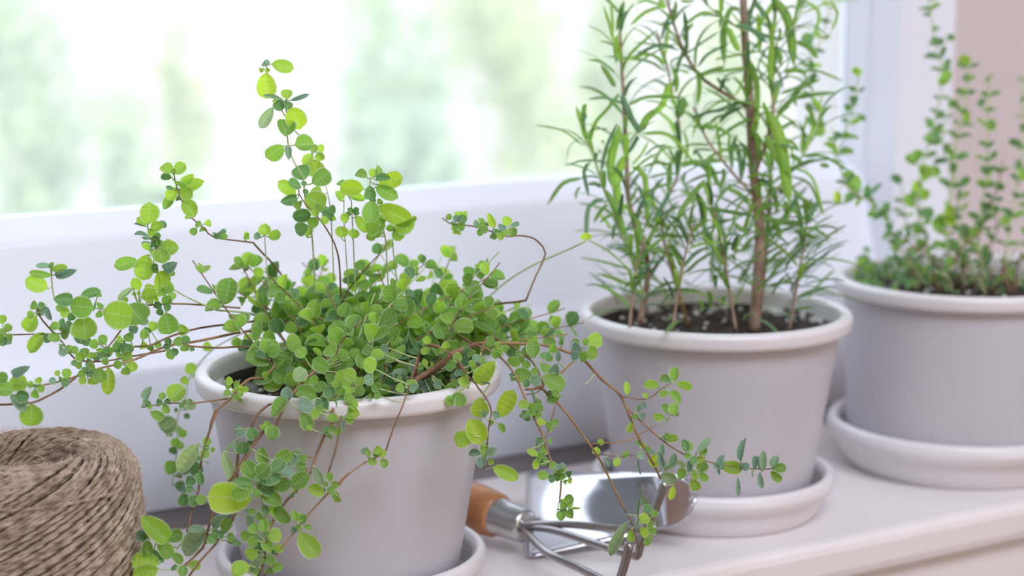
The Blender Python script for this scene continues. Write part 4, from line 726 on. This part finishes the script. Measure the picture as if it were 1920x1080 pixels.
for crop, rows in (('9', '''255,410 130,290 0,232:14:n;250,380 205,200 150,45:30:t;245,300 235,150 222,20:24:t;275,280 310,140 345,0:44:n;315,260 370,130 440,10:14:n;280,530 265,430 285,315:46:t;310,690 400,500 665,258:30:n;260,670 140,570 0,548:22:n;262,800 200,690 130,590:46:n;
740,600 600,500 420,530 390,560:34:t;740,600 690,480 655,355:26:t;720,660 560,560 160,515:28:n;840,460 700,410 560,450 420,540:36:m;830,410 700,415 425,385:20:n;300,860 200,990 110,1085:34:n;380,970 180,900 0,915:26:m;390,965 560,890 900,895:34:n;320,870 370,980 430,1085:54:m;690,60 540,110 400,235:38:t;690,60 560,10 440,12:20:n;730,70 690,30 690,-20:60:t;
800,200 815,100 820,0:34:n;790,210 740,215 690,205:30:m;750,250 730,320 705,410:12:m;870,0 900,10 1000,8:30:t;1165,120 1050,120 890,240:30:t;980,210 910,300 890,380:34:n;1220,290 1050,400 920,500:22:m;1230,430 1100,510 1020,620:32:m;1275,170 1245,350 1270,590:44:n;780,640 780,560 880,520 990,520:18:m;
1010,640 1040,780 1015,975:46:t;1040,690 1150,650 1275,610:44:n;770,760 740,820 700,960 560,1080:60:t;720,700 560,760 420,880:10:m;800,620 830,740 820,860:46:t;950,680 900,660 850,630:20:t;740,810 790,900 820,1000:40:t;900,900 860,1000 850,1085:90:n;1060,1040 1120,950 1275,930:10:m;960,1080 1130,1030 1275,1020:26:m;1200,710 1240,760 1275,790:24:m'''),
 ('A', '''240,90 150,80 90,260 90,600:50:n;560,-10 680,200 730,610:88:t;350,0 430,90 450,160:50:m;560,0 460,150 380,270:50:t;650,60 770,60 880,50:22:n;460,210 520,215 590,212:18:n;820,0 940,80 960,180 900,340:34:t;1050,-10 1130,120 1070,300:26:t;750,380 860,430 955,540:50:n;190,230 330,260 490,400:52:m;640,660 760,640 850,680:50:t;760,660 940,650 1195,752:24:n;
600,860 780,800 985,725:36:n;740,910 900,870 1110,848:40:n;570,1040 700,920 830,740:50:n;560,770 700,700 860,780 920,860:20:n;520,780 515,600 520,400:56:t;480,770 400,620 500,400:16:m;290,620 150,640 0,660:30:n;270,650 110,690 80,800:18:m;20,720 120,830 210,950:34:m;60,1085 200,960 360,920:30:m;330,560 390,800 385,1085:56:t;600,250 600,330 560,400:34:n;700,880 740,930 745,985:26:n;
120,250 180,380 230,480:60:t;0,545 180,510 460,460:24:n;0,470 60,430 130,400:24:n;580,420 680,540 650,640 560,720:14:m;900,900 960,980 990,1030:50:t;0,90 60,140 40,260:30:n;860,800 830,700 800,640:20:n;400,300 560,350 640,350:34:m;340,430 390,400 450,380:14:n;0,1030 120,980 200,940:40:m;560,440 600,500 600,600:50:n'''),
 ('B', '''410,320 230,190 0,145:16:n;430,280 400,150 345,-10:42:t;415,200 410,100 425,0:24:m;450,280 500,130 620,0:30:n;435,210 520,180 625,180:12:m;400,240 300,310 265,450:8:m;550,520 590,330 680,130:28:m;640,640 630,430 700,150:70:t;460,450 410,520 450,730:32:m;530,575 460,560 390,575:18:m;400,575 240,620 110,800:34:n;550,650 500,620 440,630:34:m;380,650 350,690 345,750:20:n;
570,740 450,810 425,1080:38:m;600,790 540,850 490,940:32:n;660,870 600,890 535,940:26:n;730,400 670,640 740,860:72:t;580,670 680,850 750,1060:52:n;870,210 800,100 740,0:50:m;870,200 920,90 1010,20:60:t;880,215 1100,230 1310,465:32:t;800,470 880,380 935,270:20:t;1160,340 1040,340 920,570:24:n;870,500 1000,450 1130,480:26:n;915,580 1080,540 1210,550:20:n;800,490 900,560 930,1000:48:t;
1060,570 970,680 960,860:32:m;1100,690 1080,740 960,940:36:m;1180,470 1340,450 1460,580:44:n;1150,220 1100,110 1020,50:26:t;1390,590 1260,750 1160,895:46:n;1420,450 1420,640 1420,820:36:t;1190,690 1360,740 1400,960:28:t;900,400 980,330 1090,310:18:m;1230,530 1220,570 1222,615:22:n;1280,160 1380,160 1469,190:24:n;1100,340 1130,400 1140,450:26:n;850,240 820,290 770,380:34:m;1220,200 1250,330 1220,470:20:n;
540,870 600,940 630,1000:26:t;660,950 650,1010 640,1080:30:m;960,900 1060,960 1110,1000:44:n;1080,880 1180,920 1220,1040:36:m;970,1050 1100,1040 1240,1060:30:n;750,820 800,740 840,660:24:n;860,640 880,720 940,830:24:m;790,880 850,860 900,850:26:n;1000,880 1100,840 1190,800:28:m;550,270 565,285 580,300:16:n;525,345 540,360 550,375:16:n'''),
 ('C', '''470,90 330,160 185,265:30:n;0,90 130,40 240,30:30:n;390,0 270,60 205,130:36:m;260,60 180,90 120,150:24:n;0,165 180,160 340,265:30:n;430,350 240,350 70,450:28:n;0,470 130,480 210,660:44:n;110,470 130,640 125,820:38:t;410,300 415,420 400,560:28:m;240,500 250,560 210,660:34:n;600,40 700,250 780,780:96:t;580,230 700,430 790,580:72:t;510,0 515,90 500,220:40:t;700,60 790,110 870,185:18:n;
700,180 770,140 830,115:30:n;880,405 1050,400 1275,525:26:n;780,390 830,410 885,450:40:n;800,490 960,570 1060,890:24:t;800,570 940,620 1045,860:22:n;430,575 530,545 640,570:30:t;490,600 570,600 635,655:44:m;245,650 370,700 460,800:40:n;100,820 300,850 470,880:34:n;0,1060 170,960 350,900:22:m;130,1060 190,950 290,910:22:n;800,660 900,760 1000,850:34:n;440,800 540,810 640,820:32:n;
600,600 660,720 680,860:44:n;560,890 700,930 900,940:50:n;740,760 760,850 730,930:50:n;830,1000 960,980 1110,1065:24:n;820,1000 900,1030 1000,1060:40:n;960,740 930,830 890,910:18:n;880,380 960,200 960,120:26:t;870,380 890,200 930,60:22:t;290,240 290,320 290,400:24:n;540,350 560,420 600,490:20:n;0,740 90,780 100,970:26:t;330,940 400,1000 460,1010:34:n;590,950 620,1010 640,1060:36:m;640,930 690,1000 700,1060:50:t;
840,760 850,830 880,890:30:n;530,440 490,480 480,540:18:m;1030,480 1060,470 1100,490:40:n;720,250 800,290 860,360:30:n;0,350 100,345 160,360:18:m;80,440 20,360 0,400:26:m;260,1050 320,1030 400,1045:20:m;640,420 630,480 600,520:40:n;730,690 700,670 650,650:40:n''')):
    for row in rows.replace('\n', '').split(';'):
        q = row.split(':'); strip(crop, q[0].strip(), float(q[1]), q[2].strip())
rn = random.Random(5)
for si, dens in st:
    P, r0, r1, m_ = ros.stems[si]; L = 0; nxt = .004; k = 0; tot = sum((P[i + 1] - P[i]).length for i in range(len(P) - 1))
    for i in range(len(P) - 1):
        L += (P[i + 1] - P[i]).length
        y = pix(P[i])[1]
        if L < nxt or P[i].z < .128: continue
        nxt = L + (.0048 if y > 300 else .0060) / dens; k += 1; d = (P[i + 1] - P[i]).normalized(); a = Matrix.Rotation(k * 1.57 + rn.uniform(-.5, .5), 3, d) @ d.orthogonal().normalized()
        for e in range(2):
            o = Matrix.Rotation(math.pi * e + rn.uniform(-.3, .3), 3, d) @ a; up = rn.uniform(.2, 1.0) * (1.0 if L < tot * .85 else 1.8); dr = (o + d * up).normalized(); s = rn.uniform(.020, .036) * (.8 if L > tot * .85 else 1)
            B = P[i] + o * .001; T = B + dr * s + Vector((0, 0, -.004 * rn.random())); needle(B, T, rn.uniform(.0020, .0031), rn.choice('nnmmtt'), rn.uniform(.05, .2), si, rn)
for i in range(210):                                                  # dense foot of the plant above the pot
    a = rn.uniform(0, 6.28); q = .058 * rn.random() ** .5; B = Vector((C2[0] + q * math.cos(a), C2[1] + q * math.sin(a), rn.uniform(.118, .175))); v = Vector((math.cos(a), math.sin(a), rn.uniform(-.3, 1.2))).normalized()
    if pix(B)[0] < 1140 or pix(B)[0] > 1540: continue
    needle(B, B + v * rn.uniform(.016, .03), rn.uniform(.0018, .0026), rn.choice('nnnmm'), .1, None, rn)
def build_plain(pl, limit):
    pl.build(limit)
nd = len(drawn)
for p, r0, r1, m in []: pass
so = []
ros.build(295 - nd)
so = [o for o in pot2.children if o.name.startswith('stem')]
so.sort(key=lambda o: o.name if '.' in o.name else o.name + '.000')
for vs, fs, uv, c, si in drawn: link('needle', mesh('needle', vs, fs, LM[c], uv), so[si])
# ------------------------------------------------------------------ thyme at the right
thy = Plant(pot3, 'leaf'); thy.pets = []
def ts(s, r0=.7, r1=.4, m='stem_green'): return thy.stem(pts('0', s, 0, 0), r0 / 1000, r1 / 1000, m)
TS = [ts('1745,555,1.20 1740,460,1.195 1722,400,1.19 1728,330,1.188 1738,280,1.187 1760,200,1.185 1768,120,1.184', 1.0),
      ts('1768,135,1.184 1750,60,1.183 1740,-20,1.182', .5),
      ts('1780,550,1.19 1775,430,1.188 1785,340,1.186 1795,260,1.185 1810,200,1.184 1818,115,1.184', 1.0),
      ts('1810,555,1.20 1800,450,1.196 1795,350,1.195 1770,280,1.193 1778,210,1.192 1815,170,1.19', .8),
      ts('1850,550,1.19 1835,440,1.185 1850,330,1.182 1852,260,1.18 1855,140,1.18', .6),
      ts('1740,540,1.19 1690,470,1.17 1650,395,1.15 1610,365,1.14 1585,345,1.13 1572,290,1.13 1560,240,1.13', .9, .4, 'stem_green'),
      ts('1565,300,1.135 1580,260,1.135 1600,200,1.135 1612,130,1.135', .5),
      ts('1530,250,1.14 1520,130,1.14 1545,60,1.14 1560,0,1.14', .5),
      ts('1880,550,1.20 1890,450,1.198 1905,360,1.197 1915,300,1.196 1918,140,1.195', .8),
      ts('1760,550,1.18 1800,470,1.175 1840,430,1.172 1870,350,1.17 1880,300,1.17', .7, .4, 'stem_brown'),
      ts('1730,550,1.21 1720,470,1.21 1700,420,1.21 1690,350,1.21', .7, .4, 'stem_green'),
      ts('1830,555,1.22 1850,480,1.22 1870,430,1.22 1865,400,1.22', .7, .4, 'stem_brown'),
      ts('1900,560,1.2 1930,480,1.2 1940,380,1.2 1950,250,1.2', .8), ts('1790,560,1.17 1760,500,1.16 1720,470,1.15 1690,440,1.15', .6, .4, 'stem_brown'),
      ts('1870,560,1.17 1850,500,1.165 1820,460,1.16 1800,420,1.16', .6, .4, 'stem_brown')]
rt = random.Random(9)
for k in TS: whorls(thy, thy.stems[k][0], .0075, .0080, 'ggbbb', rt, n=(2, 4), ar=.46, start=.08, spread=1.1)
for row, crop in (('''690,110,615,35,60,g;740,110,745,230,90,l;780,130,860,190,70,g;690,220,695,350,74,l;665,420,610,310,70,g;745,370,745,280,60,l;580,240,510,190,50,b;515,440,580,435,20,b;800,420,735,510,80,b;930,400,920,500,60,y;900,480,965,540,60,y;700,620,680,520,60,g;700,640,740,720,60,g;850,610,850,480,80,g;290,270,190,230,110,g;110,300,115,410,44,y;
240,170,140,200,50,g;1080,560,1130,640,100,g;1040,650,1030,540,60,b;1310,480,1350,550,70,g;1250,470,1270,390,50,b;1180,380,1200,440,50,b;1300,240,1290,300,50,b;1000,700,890,670,60,b;1190,720,1200,790,80,b;1370,850,1370,930,60,g;1180,170,1240,130,60,g;950,780,910,850,50,g;1050,790,1050,850,50,b;1440,130,1460,230,70,g;460,470,400,440,60,b;340,330,440,240,30,s''', 'T'),
                  ('''160,230,90,290,70,b;1090,480,1015,570,60,g;1120,260,1060,245,36,b;1020,265,950,265,26,b;900,100,960,95,20,b;1000,750,1030,800,60,b;1200,830,1200,740,44,l;920,950,1020,930,100,b;900,1030,790,1080,60,g;1330,820,1385,880,60,g;1140,400,1230,420,60,l;150,890,240,850,100,g;440,490,490,480,50,l;420,480,460,470,40,g;370,705,420,745,40,b;460,780,515,810,36,b;400,590,450,600,26,b;1480,955,1560,955,34,b;1100,670,1110,730,60,g;1280,670,1320,720,50,b;940,0,960,-30,80,g''', 'R')):
    leaves(thy, crop, row, 0.0, None)
# low dark mat of older foliage at the left of the soil
for i in range(110):
    p = onz(rt.uniform(1545, 1725), rt.uniform(500, 552), .1135) + Vector((0, 0, rt.uniform(0, .014) * rt.random()))
    if (Vector((p.x, p.y)) - Vector(C3)).length > .071: continue
    v = Vector((rt.gauss(0, 1), rt.gauss(0, 1), abs(rt.gauss(0, .8)))).normalized(); thy.leaf(p, p + v * rt.uniform(.005, .009), .0036, rt.choice('bbg'), r=rt)
for i in range(40):
    p = onz(rt.uniform(1700, 1920), rt.uniform(515, 555), .112)
    if (Vector((p.x, p.y)) - Vector(C3)).length > .068: continue
    thy.stem([p, p + Vector((rt.gauss(0, .004), rt.gauss(0, .004), .012)), p + Vector((rt.gauss(0, .008), rt.gauss(0, .008), rt.uniform(.015, .03)))], .0007, .0004, rt.choice(('stem_brown', 'bark', 'stem_green')))
thy.build(280)
if thy.pets:
    v, f = [], []
    for a, b in thy.pets:
        k = len(v); v += a; f += [tuple(k + e for e in q) for q in b]
    tag(link('leaf_stalk', mesh('leaf_stalk', v, f, M['stem_green']), pot3), kind='stuff')
